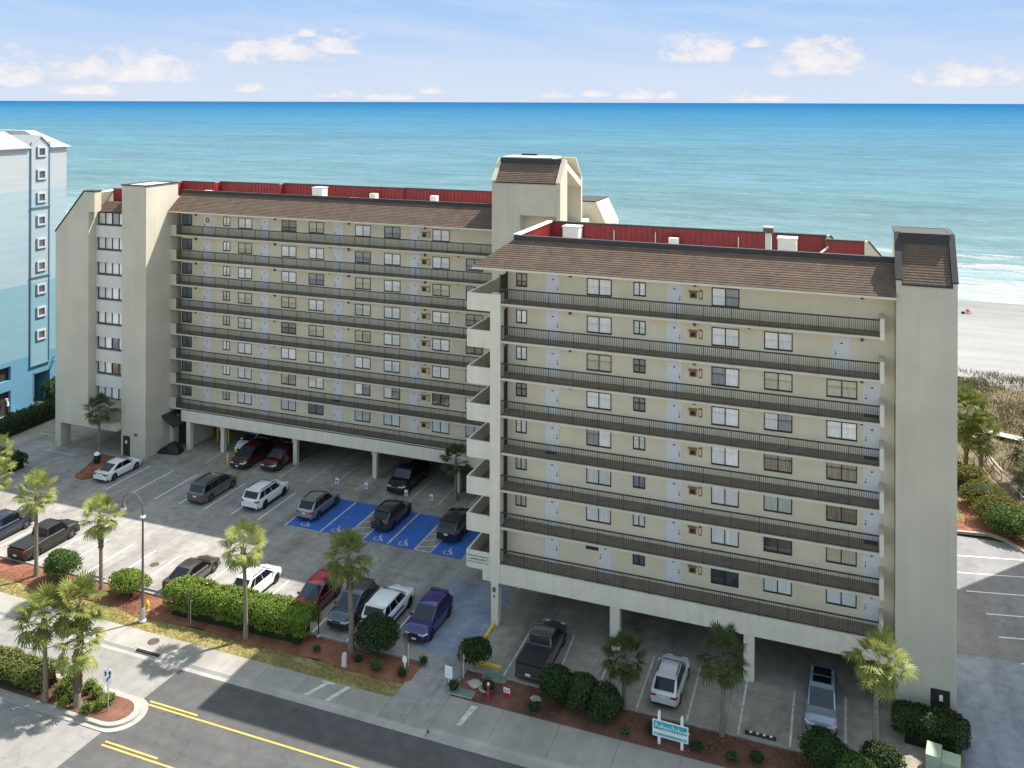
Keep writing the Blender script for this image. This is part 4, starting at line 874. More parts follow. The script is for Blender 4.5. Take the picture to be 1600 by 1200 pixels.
shadow_edge = MB().box(0, .10, -.70, .62, -.74, -.622).box(0, .10, -.74, -.622, -.74, .62).mesh('sill', h_dark)  # window frame's cast shadow, built as dark edging below and on one side
pnm = MB().box(.0, .02, -.5, .5, -.5, .5).mesh('pane', m_pane[4])
for i in range(9):
    z = 30.78 - i * 2.785; w = link('window', fr, hotel); w.location = (10 + .065, 81.3 - 75, z); link('sill', shadow_edge, w); link('pane', pnm, w)
Hp('roof', MB().prism([(HX + .35, 31.25), (HX + .35, 31.4), (HX - 4.2, 33.25), (HX - 22, 33.25), (HX - 22, 31.25)], 'y', 59, 79.7), h_roof)
Hp('roof', MB().add([(HX + .35, 82.6, 31.25), (HX + .35, 85.5, 31.25), (HX - 22, 85.5, 31.25), (HX - 22, 82.6, 31.25), (HX - 4.2, 82.6, 33.25), (HX - 4.2, 84.0, 33.25), (HX - 22, 84.0, 33.25), (HX - 22, 82.6, 33.25)], [(0, 1, 5, 4), (1, 2, 6, 5), (4, 5, 6, 7), (0, 4, 7, 3), (0, 3, 2, 1)]), h_roof)
rs = MB()
for i in range(50):
    y = 60 + i * .4
    if y > 79.4: continue
    rs.add([(HX + .36, y, 31.405), (HX + .36, y + .05, 31.405), (HX - 4.2, y + .05, 33.26), (HX - 4.2, y, 33.26), (HX + .36, y, 31.44), (HX + .36, y + .05, 31.44), (HX - 4.2, y + .05, 33.29), (HX - 4.2, y, 33.29)], [(4, 5, 6, 7), (0, 4, 7, 3), (1, 2, 6, 5), (0, 1, 5, 4)])
o = Hp('roof_seams', rs, h_roof); o['kind'] = 'stuff'
Hp('entry_roof', MB().prism([(79.8, 31.5), (81.15, 32.65), (82.5, 31.5), (82.6, 31.56), (81.15, 32.8), (79.7, 31.56)], 'x', HX - 6, HX + .2), h_roof)
Hp('dark_opening', MB().box(HX - .5, HX - .4, 75.2, 77.2, 0, 2.9).box(HX - .5, HX - .4, 75.2, 77.2, 4.1, 5.75), m_darkdoor)  # dark sheets filling two openings, standing in for the shade inside
Hp('opening_shade', MB().box(HX - .06, HX + .03, 80.25, 80.4, 1.0, 4.0).box(HX - .06, HX + .03, 80.25, 82.75, 3.85, 4.03), h_dark)
lm = Hp('wall_lantern', MB().box(HX - .1, HX + .2, 76.5, 76.7, 1.8, 2.1), h_trim)
MB().lathe([(.02, 0), (.14, .1), (.10, .5), (.02, .62)], 8).build('lantern_globe', m_signw, lm).location = (HX + .25, 76.6, 1.2)
lm.location = (-(HX - 10), -75, 0)
Hp('canopy_rail', MB().box(HX, HX + 2.0, 83.2, 83.32, 5.2, 5.3).box(HX, HX + 2.0, 83.2, 83.32, 4.7, 4.78), h_dark)

nb = thing('apartment_tower', 'tan apartment tower on the far side of the side parking lot', 'building', (25, 68, 0))
def Np(name, mb, mat): return mb.build(name, mat, nb, loc=(-25, -68, 0))
Np('wall', MB().box(19.9, 32, 46, 89.3, 0, 33), m_stucco)
Np('roof', MB().box(19.9, 32, 46, 89.3, 33, 33.5), m_shx)

# ------------------------------------------------------------------ vehicles
random.seed(5)
def lathe_x(prof, n=20):
    """wheel parts: profile of (radius, x) turned round the axle"""
    m = MB(); o = 0
    for r, x in prof:
        for k in range(n): a = 2 * math.pi * k / n; m.v.append((x, r * math.cos(a), r * math.sin(a)))
    for i in range(len(prof) - 1):
        for k in range(n): m.f.append((i * n + k, i * n + (k + 1) % n, (i + 1) * n + (k + 1) % n, (i + 1) * n + k)); m.mi.append(0)
    return m
_wc = {}
def wheel_mesh(r):
    if r in _wc: return _wc[r]
    ty = lathe_x([(r * .66, .085), (r * .80, .10), (r * .96, .09), (r, .06), (r, -.06), (r * .96, -.09), (r * .6, -.10)]).mesh('tyre', m_tyre, True)
    out = []
    for mat in (m_rim, m_rimd):
        m = lathe_x([(r * .68, .088), (r * .62, .075), (r * .60, .03), (.01, .03)])
        for k in range(5):
            a = 2 * math.pi * k / 5; c, s = math.cos(a), math.sin(a); w = .045
            m.add([(.08, -s * w * 1 + c * .02, c * w + s * .02), (.08, s * w + c * .02, -c * w + s * .02), (.075, s * w * .8 + c * r * .62, -c * w * .8 + s * r * .62), (.075, -s * w * .8 + c * r * .62, c * w * .8 + s * r * .62)], [(0, 1, 2, 3), (3, 2, 1, 0)], 1)
        out.append(m.mesh('rim', [m_black, mat]))
    _wc[r] = (ty, out); return _wc[r]
KIND = {
 # L, W, H, belt, hood, nose, deck, sill, wheel r, axle front, axle rear, A (rear base), B (roof rear), C (roof front), D (screen base)
 'sedan':   dict(L=4.85, W=1.84, H=1.45, belt=.93, hood=.90, nose=.66, deck=1.04, sill=.20, r=.335, af=1.45, ar=-1.42, A=-2.0, B=-.85, C=.32, D=1.28, pil=(0, .12, .5, 1), roofin=.27),
 'suv':     dict(L=4.75, W=1.90, H=1.70, belt=1.04, hood=1.05, nose=.80, deck=1.02, sill=.27, r=.365, af=1.45, ar=-1.38, A=-2.26, B=-1.66, C=.22, D=1.24, pil=(0, .24, .60, 1), roofin=.22),
 'bigsuv':  dict(L=4.98, W=2.0, H=1.78, belt=1.12, hood=1.12, nose=.90, deck=1.12, sill=.29, r=.385, af=1.50, ar=-1.40, A=-2.40, B=-1.92, C=.28, D=1.26, pil=(0, .27, .60, 1), roofin=.22),
 'minivan': dict(L=5.1, W=1.98, H=1.74, belt=1.04, hood=1.02, nose=.78, deck=1.04, sill=.20, r=.35, af=1.62, ar=-1.42, A=-2.47, B=-2.05, C=.55, D=1.80, pil=(0, .28, .60, 1), roofin=.20),
 'hatch':   dict(L=4.5, W=1.82, H=1.66, belt=1.02, hood=1.0, nose=.76, deck=1.02, sill=.24, r=.35, af=1.36, ar=-1.28, A=-2.12, B=-1.40, C=.22, D=1.28, pil=(0, .22, .58, 1), roofin=.25),
 'pickup':  dict(L=5.75, W=2.0, H=1.86, belt=1.18, hood=1.18, nose=.95, deck=1.18, sill=.34, r=.40, af=1.85, ar=-1.70, A=-.62, B=-.46, C=.92, D=1.62, pil=(0, .46, 1), roofin=.24),
}
def smooth01(t): t = max(0, min(1, t)); return t * t * (3 - 2 * t)
def car(kind, label, cat, x, y, head, pm, extras=(), rim=0, group='cars parked in the marked bays', tilt=0., name='parked_car', roofm=None, scale=1.):
    k = KIND[kind]; L_, W_, H_ = k['L'], k['W'], k['H']; hl = L_ / 2; hw = W_ / 2
    root = thing(name, label, cat, (x, y, .006), (0 if head > 0 else math.pi) + tilt, group)
    root.scale = (scale,) * 3
    def half(yy):
        e = max(0, abs(yy) - (hl - .62)) / .62
        return hw * (1 - (.21 if yy > 0 else .16) * e ** 2.2)
    def zs(yy):
        if yy > k['D'] - .1:
            t = (yy - k['D'] + .1) / (hl - k['D'] + .1); return k['belt'] + (k['hood'] - .06 - k['belt']) * smooth01(t * 1.5) - (k['hood'] - k['nose']) * smooth01((t - .45) / .55)
        if yy < k['A']:
            t = (k['A'] - yy) / (hl + k['A']); return k['belt'] + (k['deck'] - .05 - k['belt']) * smooth01(t * 2) - .05 * smooth01((t - .6) / .4)
        return k['belt']
    def ztop(yy):
        z = zs(yy)
        if yy > k['D'] - .1: return z + .05 * (1 - smooth01((yy - hl + .5) / .5) * .7)
        return z + .03
    def zb(yy):
        z = k['sill'] + .07 * smooth01((abs(yy) - hl + .55) / .5)
        for a in (k['af'], k['ar']):
            d = abs(yy - a); ra = k['r'] + .055
            if d < ra: z = max(z, k['r'] + math.sqrt(ra * ra - d * d))
        return z
    ys = sorted(set([round(v, 4) for v in np.linspace(-hl, hl, 30)] + [round(a + (k['r'] + .055) * c, 4) for a in (k['af'], k['ar']) for c in (-1, -.999, -.92, -.75, -.5, -.25, 0, .25, .5, .75, .92, .999, 1)]))
    b = MB(); rows = []
    for yy in ys:
        w = half(yy); s = zs(yy); t = ztop(yy); o = zb(yy); low = max(o + .02, .44); low = min(max(low, o + .015), s - .16)
        prof = [(w - .07, o), (w - .015, low), (w, max(low + .01, s - .24)), (w - .025, s - .06), (w - .085, s), (w * .55, t), (0, t + .012)]
        row = [(px, yy, pz) for px, pz in prof] + [(-px, yy, pz) for px, pz in prof[-2::-1]]
        rows.append(row)
    n = len(rows[0])
    for r_ in rows: b.v += r_
    for i in range(len(rows) - 1):
        for j in range(n - 1): b.f.append((i * n + j, i * n + j + 1, (i + 1) * n + j + 1, (i + 1) * n + j)); b.mi.append(0)
    b.f.append(tuple(range(n))); b.mi.append(0); e = (len(rows) - 1) * n; b.f.append(tuple(range(e, e + n))[::-1]); b.mi.append(0)
    b.build('body', pm, root, True)
    MB().box(-hw + .24, hw - .24, -hl + .2, hl - .2, .2, k['belt'] - .25).box(-hw + .1, hw - .1, -hl + .12, k['ar'] - k['r'] - .05, .26, .5).box(-hw + .1, hw - .1, k['af'] + k['r'] + .06, hl - .14, .26, .45).box(-hw + .06, hw - .06, k['ar'] + k['r'] + .06, k['af'] - k['r'] - .06, .17, k['sill'] + .04).build('underbody', m_black, root)
    # cabin
    A, B, C, D = k['A'], k['B'], k['C'], k['D']; bw = hw - .10; rw = hw - k['roofin']; zb0 = k['belt'] - .01; zr = H_
    def sect(yb, z, w): return (w, yb, z)
    stations = [(A, zb0, bw - .04), (A + (B - A) * .9, zb0 + (zr - .05 - zb0) * .93, rw + .02), (B + .05, zr - .06, rw - .03), (B + (C - B) * .55, zr + .012, rw), (C - .06, zr - .03, rw), (C + (D - C) * .12, zb0 + (zr - .05 - zb0) * .90, rw + .02), (D, zb0, bw - .05)]
    g = MB(); rows = []
    for (yy, z, w) in stations:
        rows.append([(w, yy, z - .035), (w - .08, yy, z), (0, yy, z + .02), (-w + .08, yy, z), (-w, yy, z - .035)])
    for r_ in rows: g.v += r_
    for i in range(6):
        for j in range(4): g.f.append((i * 5 + j, (i + 1) * 5 + j, (i + 1) * 5 + j + 1, i * 5 + j + 1)); g.mi.append(0)
    # side skins of the cabin
    for s, c in ((1, 0), (-1, 4)):
        o = len(g.v); g.v += [(s * bw, A + .05, zb0 - .02), (s * bw, D - .02, zb0 - .02)]
        g.f.append((o, o + 1) + tuple(i * 5 + c for i in range(6, -1, -1))); g.mi.append(0)
    g.build('roof', roofm or pm, root, True)
    def glass(name, pts, mat=m_glass, off=.012):
        p = [Vector(q) for q in pts]; nrm = (p[1] - p[0]).cross(p[3] - p[0]).normalized()
        cen = sum(p, Vector()) / 4
        if nrm.dot(cen - Vector((0, cen.y * .6, .8))) < 0: nrm = -nrm
        q = [v + nrm * off for v in p]; m = MB().add([tuple(v) for v in q] + [tuple(v - nrm * .03) for v in q], [(0, 1, 2, 3), (0, 4, 5, 1), (1, 5, 6, 2), (2, 6, 7, 3), (3, 7, 4, 0)]); return m.build(name, mat, root)
    zt = zr - .075; t1 = .93
    def lerp(a, c, t): return a + (c - a) * t
    ws = [(-(bw - .15), lerp(D, C, .04), lerp(zb0, zr, .05)), (bw - .15, lerp(D, C, .04), lerp(zb0, zr, .05)), (rw - .07, lerp(D, C, .90), lerp(zb0, zr, .905)), (-(rw - .07), lerp(D, C, .90), lerp(zb0, zr, .905))]
    glass('windscreen', ws, m_glassblue, .03)
    rwz0 = .10 if kind != 'pickup' else .2
    rb = [(bw - .2, lerp(A, B, rwz0), lerp(zb0, zr, rwz0 + .02)), (-(bw - .2), lerp(A, B, rwz0), lerp(zb0, zr, rwz0 + .02)), (-(rw - .08), lerp(A, B, .86), lerp(zb0, zr, .86)), (rw - .08, lerp(A, B, .86), lerp(zb0, zr, .86))]
    glass('rear_window', rb, m_glass, .035)
    for s in (1, -1):
        def sp(u, t):
            ya = lerp(A + .12, D - .16, u); yb = lerp(B + .12, C - .05, u); w = lerp(bw, rw + .005, t)
            return (s * w, lerp(ya, yb, t), lerp(zb0, zr - .04, t))
        for u0, u1 in zip(k['pil'], k['pil'][1:]):
            if kind == 'sedan' and u0 == 0: continue
            glass('side_window', [sp(u0 + .012, .06), sp(u1 - .012, .06), sp(u1 - .012, .88), sp(u0 + .012, .88)], m_glass, .008)
        for a in (k['af'], k['ar']):
            ty, rims = wheel_mesh(k['r']); w = link('wheel', ty, root, (s * (hw - .115), a, k['r']), rot=(0, 0, 0 if s > 0 else math.pi)); link('rim', rims[rim], w)
        MB().box(s * (hw - .02) - .09, s * (hw - .02) + .13, D - .42, D - .30, k['belt'] - .01, k['belt'] + .13).build('mirror', pm if kind != 'pickup' else m_black, root)
        # lights wrap the corners of the bodywork
        yh = hl - .30; zn = zs(yh); wv = half(yh)
        MB().add([(s * (half(hl) - .40), hl + .012, k['nose'] - .10), (s * (half(hl) - .03), hl + .004, k['nose'] - .12), (s * (wv + .012), yh, zn - .14), (s * (wv - .012), yh - .02, zn - .025), (s * (half(hl) - .06), hl - .02, k['nose'] - .005), (s * (half(hl) - .42), hl + .004, k['nose'] - .01)], [(0, 1, 4, 5) if s > 0 else (0, 5, 4, 1), (1, 2, 3, 4) if s > 0 else (1, 4, 3, 2)]).build('headlight', m_headl, root)
        yt = -hl + .22; wt = half(yt); zz = zs(yt)
        h0, h1 = (zz - .24, zz - .08) if kind in ('sedan', 'hatch') else (zz - .24, zz - .05)
        ww = .34 if kind in ('sedan', 'hatch') else .26 if kind != 'pickup' else .14
        MB().add([(s * (half(-hl) - ww), -hl - .014, h0 + .05), (s * (half(-hl) - .01), -hl - .008, h0), (s * (wt + .012), yt, h0 + .02), (s * (wt - .0), yt, h1), (s * (half(-hl) - .02), -hl - .008, h1), (s * (half(-hl) - ww), -hl - .012, h1)], [(0, 5, 4, 1) if s > 0 else (0, 1, 4, 5), (1, 4, 3, 2) if s > 0 else (1, 2, 3, 4)]).build('taillight', m_taill, root)
        if 'rails' in extras: MB().box(s * (rw - .06) - .025, s * (rw - .06) + .025, B + .2, C - .2, zr + .005, zr + .055).build('roof_rail', m_black, root)
        for yd in (lerp(A, D, .66) - .12, lerp(A, D, .35) - .12) if kind != 'pickup' else (.1, .9): MB().box(s * hw - s * .02 - .015, s * hw - s * .02 + .03, yd, yd + .2, k['belt'] - .17, k['belt'] - .13).build('door_handle', pm, root)
        if kind in ('suv', 'bigsuv') and 'nocladding' not in extras: MB().box(s * (hw - .03) - .03, s * (hw - .03) + .025, k['ar'] + k['r'] + .07, k['af'] - k['r'] - .07, k['sill'] - .03, k['sill'] + .13).build('sill_cladding', m_black, root)
    nz = k['nose']
    MB().box(-.52, .52, hl - .06, hl + .018, nz - .36, nz - .14).build('grille', m_black, root)
    MB().box(-.45, .45, hl - .06, hl + .03, nz - .17, nz - .13).build('grille_bar', m_chrome if 'chrome' in extras else m_black, root)
    MB().box(-.62, .62, hl - .06, hl + .014, k['sill'] + .06, nz - .42).build('front_bumper', m_black, root)
    MB().box(-.70, .70, -hl - .018, -hl + .05, k['sill'] + .05, k['sill'] + .17).build('rear_bumper', m_chrome if 'chromeb' in extras else m_black, root)
    pz = .72 if kind != 'pickup' else .55
    MB().box(-.17, .17, -hl - .024, -hl + .02, pz, pz + .13).build('licence_plate', m_plate, root)
    if 'frontplate' in extras: MB().box(-.17, .17, hl, hl + .035, nz - .42, nz - .30).build('licence_plate', m_plate, root)
    if kind == 'pickup':
        MB().box(-hw + .12, hw - .12, -hl + .10, A - .08, k['deck'] - .02, k['deck'] + .045).build('bed_cover', m_black if 'cover' in extras else pm, root)
        MB().box(-hw + .16, hw - .16, -hl - .012, -hl + .02, .72, k['deck'] - .08).build('tailgate', pm, root)
    if 'sunroof' in extras:
        MB().box(-rw + .2, rw - .2, C - 1.0, C - .35, zr - .01, zr + .032).build('sunroof', m_glass, root); MB().box(-rw + .2, rw - .2, C - 1.9, C - 1.12, zr + .0, zr + .036).build('sunroof', m_glass, root)
    if 'spare' in extras:
        ty, rims = wheel_mesh(k['r']); w = link('spare_wheel', ty, root, (0, -hl - .09, .95), rot=(0, 0, -math.pi / 2)); lathe_x([(k['r'] * .7, .11), (.01, .12)]).build('wheel_cover', m_rimd, w)
    if 'spoiler' in extras or kind in ('suv', 'bigsuv', 'hatch', 'minivan'):
        MB().box(-rw + .05, rw - .05, B - .22, B + .1, zr - .05, zr - .005).build('spoiler', roofm or pm, root)
    if 'chromestrip' in extras: MB().box(-hw * .8, hw * .8, -hl - .02, -hl + .02, .92, .98).build('trim_strip', m_chrome, root)
    if 'silverbumper' in extras: MB().box(-hw * .84, hw * .84, -hl - .03, -hl + .02, .48, .66).build('bumper_trim', m_rim, root)
    if 'reflection' in extras:
        for s in (1, -1): MB().box(s * (hw - .004) - .008, s * (hw - .004) + .012, -hl + 1.2, .4, .62, .84).build('side_reflection', m_signb, root)  # blue window reflection painted on as a panel along the side
    return root
p_white = paint('paint_white', (.74, .75, .77), 0., .35); p_grey = paint('paint_grey', (.13, .14, .145), .5); p_silver = paint('paint_silver', (.30, .32, .34), .6); p_slate = paint('paint_slate_green', (.035, .05, .055), .4)
p_black = paint('paint_black', (.012, .013, .016), .2); p_maroon = paint('paint_maroon', (.085, .012, .016), .4); p_dkmaroon = paint('paint_dark_maroon', (.06, .009, .012), .4); p_navy = paint('paint_navy', (.014, .022, .055), .4); p_blackbrown = paint('paint_black_brown', (.016, .014, .013), .0, .5, .2)
p_bronze = paint('paint_bronze_grey', (.075, .062, .056), .5); p_red = paint('paint_red', (.11, .009, .012), .3); p_bluegrey = paint('paint_blue_grey', (.045, .065, .085), .5); p_purple = paint('paint_purple_blue', (.014, .008, .12), .15); p_truck = paint('paint_graphite', (.085, .095, .10), .5); p_steel = paint('paint_steel_blue', (.24, .29, .36), .5); p_ltgrey = paint('paint_pearl', (.60, .61, .64), .1)
car('sedan', 'white sedan beside the mulch island below the left stair tower', 'car', -67.55, 68.9, 1, p_white, ('chromestrip',))
car('minivan', 'grey minivan second from the left in the shaded far row', 'car', -55.8, 68.55, 1, p_grey, ('rails',), group=None or 'cars parked in the marked bays')
car('bigsuv', 'white full size SUV between the grey minivan and the blue bays', 'car', -50.25, 69.1, 1, p_white, ('rails',), rim=1)
car('suv', 'silver grey SUV in the leftmost blue accessible bay', 'car', -44.55, 69.1, 1, p_silver, ('rails', 'silverbumper'))
car('suv', 'dark slate SUV with a spare wheel on its tailgate in the middle blue bay', 'car', -37.45, 69.75, 1, p_slate, ('spare', 'rails'), rim=1)
car('bigsuv', 'black SUV in the blue bay nearest the tall balcony column', 'car', -31.3, 70.2, 1, p_black, ('chromestrip',), rim=1)
car('minivan', 'dark maroon minivan under the left wing next to the yellow posts', 'car', -57.15, 76.3, -1, p_dkmaroon, ('frontplate', 'chrome'))
car('suv', 'maroon SUV half under the left wing beside the maroon minivan', 'car', -53.95, 76.65, -1, p_maroon, ('chrome',))
car('pickup', 'black pickup nosing out from under the left wing near the signs', 'pickup truck', -39.6, 77.1, -1, p_black, ('chrome', 'cover'), name='pickup_truck')
car('sedan', 'white car mostly hidden behind a garage column and the maroon minivan', 'car', -59.45, 79.7, -1, p_white)
car('pickup', 'navy blue pickup cut off by the left edge of the photo', 'pickup truck', -67.2, 55.35, 1, p_navy, ('cover', 'chrome'), name='pickup_truck')
car('pickup', 'black pickup with a covered bed beside the navy pickup in the sun', 'pickup truck', -62.15, 55.45, 1, p_blackbrown, ('cover',), name='pickup_truck')
car('sedan', 'dark bronze sedan half hidden by the long bright hedge', 'car', -47.25, 55.7, 1, p_bronze, ('chrome',))
car('hatch', 'white crossover behind the long hedge, half in the building shadow', 'car', -41.75, 56.25, 1, p_white, ('rails',), rim=1)
car('suv', 'red SUV facing the street at the right end of the long hedge', 'car', -36.4, 56.2, -1, p_red, ('rails', 'nocladding'))
car('suv', 'dark blue grey SUV facing the street behind the leaning palm', 'car', -33.2, 56.1, -1, p_bluegrey, ('chrome', 'nocladding'))
car('bigsuv', 'white SUV with a blue side stripe behind the big round shrub', 'car', -30.75, 56.8, 1, p_white, ('reflection', 'nocladding'), rim=1)
car('suv', 'bright purple blue SUV facing the street beside the faded blue paving', 'car', -27.5, 56.75, -1, p_purple, ('frontplate', 'nocladding'), rim=1)
car('pickup', 'graphite pickup with a black bed cover under the right wing', 'pickup truck', -18.85, 56.1, 1, p_truck, ('cover', 'chromeb'), name='pickup_truck')
car('hatch', 'pearl white hatchback with black rear window behind the teal sign', 'car', -10.3, 56.15, 1, p_ltgrey, ('rails',), tilt=-.02)
car('suv', 'steel blue SUV with two sunroof panels facing the street by the end tower', 'car', -1.3, 57.2, -1, p_steel, ('sunroof', 'nocladding'))

# ------------------------------------------------------------------ palms
random.seed(3); rng = np.random.default_rng(3)
def frond_mesh(name, mat, pet=.75, rad=.78, nb=17, droop=.35, fold=.25):
    m = MB(); m.add([(0, -.018, 0), (0, .018, 0), (pet, .010, .05), (pet, -.010, .05)], [(0, 1, 2, 3)])
    hub = Vector((pet, 0, .05))
    for i in range(nb):
        a = R(-118 + 236 * i / (nb - 1)) * random.uniform(.97, 1.03); l = rad * (1 - .22 * abs(math.sin(a / 2)) ** 3) * random.uniform(.88, 1.06)
        d = Vector((math.cos(a), math.sin(a), 0)); n = Vector((-d.y, d.x, 0)); w = .040
        z1 = -.04 - droop * .10 * abs(math.sin(a)) + fold * .10 * (1 if i % 2 else -1) * .3; z2 = -droop * l * random.uniform(.6, 1.25) - .18 * abs(math.sin(a / 2)) * droop
        p1 = hub + d * l * .55 + Vector((0, 0, z1)); p2 = hub + d * l * .92 + Vector((0, 0, z2))
        m.add([tuple(hub - n * .006), tuple(hub + n * .006), tuple(p1 + n * w), tuple(p1 - n * w), tuple(p2)], [(0, 1, 2, 3), (3, 2, 4)])
    return m.mesh(name, mat)
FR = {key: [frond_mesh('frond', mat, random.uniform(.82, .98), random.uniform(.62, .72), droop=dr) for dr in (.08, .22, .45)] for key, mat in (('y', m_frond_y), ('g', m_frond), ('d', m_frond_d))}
FRX = [frond_mesh('dry_frond', m_frond_x, .55, .55, 12, .9)]
def palm(label, x, y, h, z0=0., tone='g', boots=False, lean=(0, 0), n=31, size=1., r=.15, cat='palm tree', up=False):
    """h is the height of the crown centre"""
    if lean == (0, 0): lean = (random.uniform(-.22, .22), random.uniform(-.15, .15))
    n += random.randint(-5, 4); size *= random.uniform(.94, 1.08)
    root = thing('palm_tree', label, cat, (x, y, z0), 0, 'cabbage palms')
    h -= z0; pts = []; rad = []
    for i in range(9):
        t = i / 8; pts.append((lean[0] * t * t, lean[1] * t * t, (h - .1) * t)); rad.append(r * (1.25 - .25 * min(1, t * 5)) * (1 - .18 * t) * random.uniform(.95, 1.05) + (.05 if t > .85 else 0))
    rad[0] *= 1.15
    MB().tube(pts, rad, 10).build('trunk', m_trunk, root, True)
    top = Vector((lean[0], lean[1], h - .1))
    if boots:
        b = MB(); nb = int(boots * 22)
        for i in range(nb):
            for k in range(6):
                a = k * 1.047 + i * .52; t = 1 - boots * i / nb * 1.0; z = (h - .25) * t; rr = r * 1.02; c, s = math.cos(a), math.sin(a); px, py = lean[0] * t * t, lean[1] * t * t
                b.add([(px + c * rr - s * .07, py + s * rr + c * .07, z), (px + c * rr + s * .07, py + s * rr - c * .07, z), (px + c * (rr + .10) + s * .02, py + s * (rr + .10) - c * .02, z + .27), (px + c * (rr + .10) - s * .02, py + s * (rr + .10) + c * .02, z + .27), (px + c * rr * .6, py + s * rr * .6, z + .12)], [(0, 1, 2, 3), (0, 3, 4), (1, 4, 2)])
        b.build('trunk_boots', m_trunkd, root)
    for i in range(n):
        t = (i + .5) / n; el = R(82 - 128 * t ** .8) if not up else R(85 - 85 * t)
        az = i * 2.39996 + random.uniform(-.3, .3); v = 0 if el > R(35) else (1 if el > R(-8) else 2)
        o = link('frond', random.choice(FR[tone][v:v + 1] + FR[tone]) if random.random() < .3 else FR[tone][v], root, tuple(top + Vector((0, 0, .12 * (1 - t) - .1 * t))))
        o.rotation_euler = (random.uniform(-.45, .45), -el + random.uniform(-.12, .12), az); o.scale = (size * 1.13 * random.uniform(.82, 1.12),) * 3
    for i in range(random.randint(3, 7)):
        o = link('dry_frond', FRX[0], root, tuple(top + Vector((0, 0, -.15)))); o.rotation_euler = (0, R(random.uniform(48, 75)), random.uniform(0, 6.28)); o.scale = (size * .9,) * 3
    return root
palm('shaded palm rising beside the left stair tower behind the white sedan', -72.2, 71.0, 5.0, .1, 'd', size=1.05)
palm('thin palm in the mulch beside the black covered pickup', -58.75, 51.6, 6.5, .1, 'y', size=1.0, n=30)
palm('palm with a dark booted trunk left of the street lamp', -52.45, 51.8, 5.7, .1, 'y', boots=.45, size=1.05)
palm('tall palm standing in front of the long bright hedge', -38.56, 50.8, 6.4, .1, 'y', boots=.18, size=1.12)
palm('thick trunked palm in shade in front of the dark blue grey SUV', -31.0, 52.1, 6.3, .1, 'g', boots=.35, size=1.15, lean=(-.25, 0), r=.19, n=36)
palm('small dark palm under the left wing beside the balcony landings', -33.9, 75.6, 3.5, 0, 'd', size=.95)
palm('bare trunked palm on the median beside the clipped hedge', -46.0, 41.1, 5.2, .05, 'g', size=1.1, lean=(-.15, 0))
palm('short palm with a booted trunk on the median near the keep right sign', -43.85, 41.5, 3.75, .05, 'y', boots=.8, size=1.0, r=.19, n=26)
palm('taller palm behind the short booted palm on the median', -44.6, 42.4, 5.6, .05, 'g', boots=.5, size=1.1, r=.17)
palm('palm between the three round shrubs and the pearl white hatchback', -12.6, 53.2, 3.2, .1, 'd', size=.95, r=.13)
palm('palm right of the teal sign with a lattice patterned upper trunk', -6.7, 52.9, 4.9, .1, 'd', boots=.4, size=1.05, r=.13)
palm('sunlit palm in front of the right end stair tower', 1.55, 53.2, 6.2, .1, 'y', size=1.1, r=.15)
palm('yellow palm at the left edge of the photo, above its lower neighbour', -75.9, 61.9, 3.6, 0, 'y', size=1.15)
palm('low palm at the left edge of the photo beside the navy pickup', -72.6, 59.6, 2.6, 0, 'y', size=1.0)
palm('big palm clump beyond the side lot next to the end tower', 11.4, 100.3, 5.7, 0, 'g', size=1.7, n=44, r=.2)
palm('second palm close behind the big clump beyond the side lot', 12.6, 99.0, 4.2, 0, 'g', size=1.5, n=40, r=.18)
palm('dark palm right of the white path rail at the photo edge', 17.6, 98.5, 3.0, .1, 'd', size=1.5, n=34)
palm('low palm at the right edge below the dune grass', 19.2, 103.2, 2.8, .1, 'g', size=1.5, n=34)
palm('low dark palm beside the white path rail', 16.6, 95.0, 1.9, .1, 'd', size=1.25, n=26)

# ---- shrubs and hedges
def foliage(verts_fn, n, size, mat, root, name='foliage', jitter=.05):
    """n leaf-sized faces spread through the outer part of a lumpy volume given by verts_fn(n) -> points, normals"""
    p, nr = verts_fn(n); nr = nr + rng.normal(0, .55, nr.shape); nr /= np.linalg.norm(nr, axis=1)[:, None]
    t = np.cross(nr, rng.normal(0, 1, nr.shape)); t /= np.linalg.norm(t, axis=1)[:, None]; b = np.cross(nr, t)
    s = size * rng.uniform(.6, 1.4, (len(p), 1)); p = p + rng.normal(0, jitter, p.shape)
    v = np.stack([p - t * s, p - b * s * .5 + nr * s * .15, p + t * s, p + b * s * .5 + nr * s * .15], 1).reshape(-1, 3)
    v[:, 2] = np.maximum(v[:, 2], .02)
    me = bpy.data.meshes.new(name); k = np.arange(len(p)) * 4; f = np.stack([k, k + 1, k + 2, k + 3], 1)
    me.from_pydata(v.tolist(), [], f.tolist()); me.materials.append(mat); return link(name, me, root)
def lump_ball(c, rx, ry, rz, seed, amp=.13):
    r2 = np.random.default_rng(seed); D = r2.normal(0, 1, (26, 3)); D /= np.linalg.norm(D, axis=1)[:, None]; A = r2.uniform(-1, 1, 26) * amp
    def rad(d): return 1 + (np.exp(7 * (d @ D.T - 1)) * A).sum(1)
    def fn(n):
        d = rng.normal(0, 1, (n, 3)); d /= np.linalg.norm(d, axis=1)[:, None]; d[:, 2] = np.where(d[:, 2] < -.55, -d[:, 2], d[:, 2])
        rr = rad(d) * (1.04 - .30 * rng.random(n) ** 1.4); s = np.array([rx, ry, rz]); return np.array(c) + d * rr[:, None] * s, d
    return fn
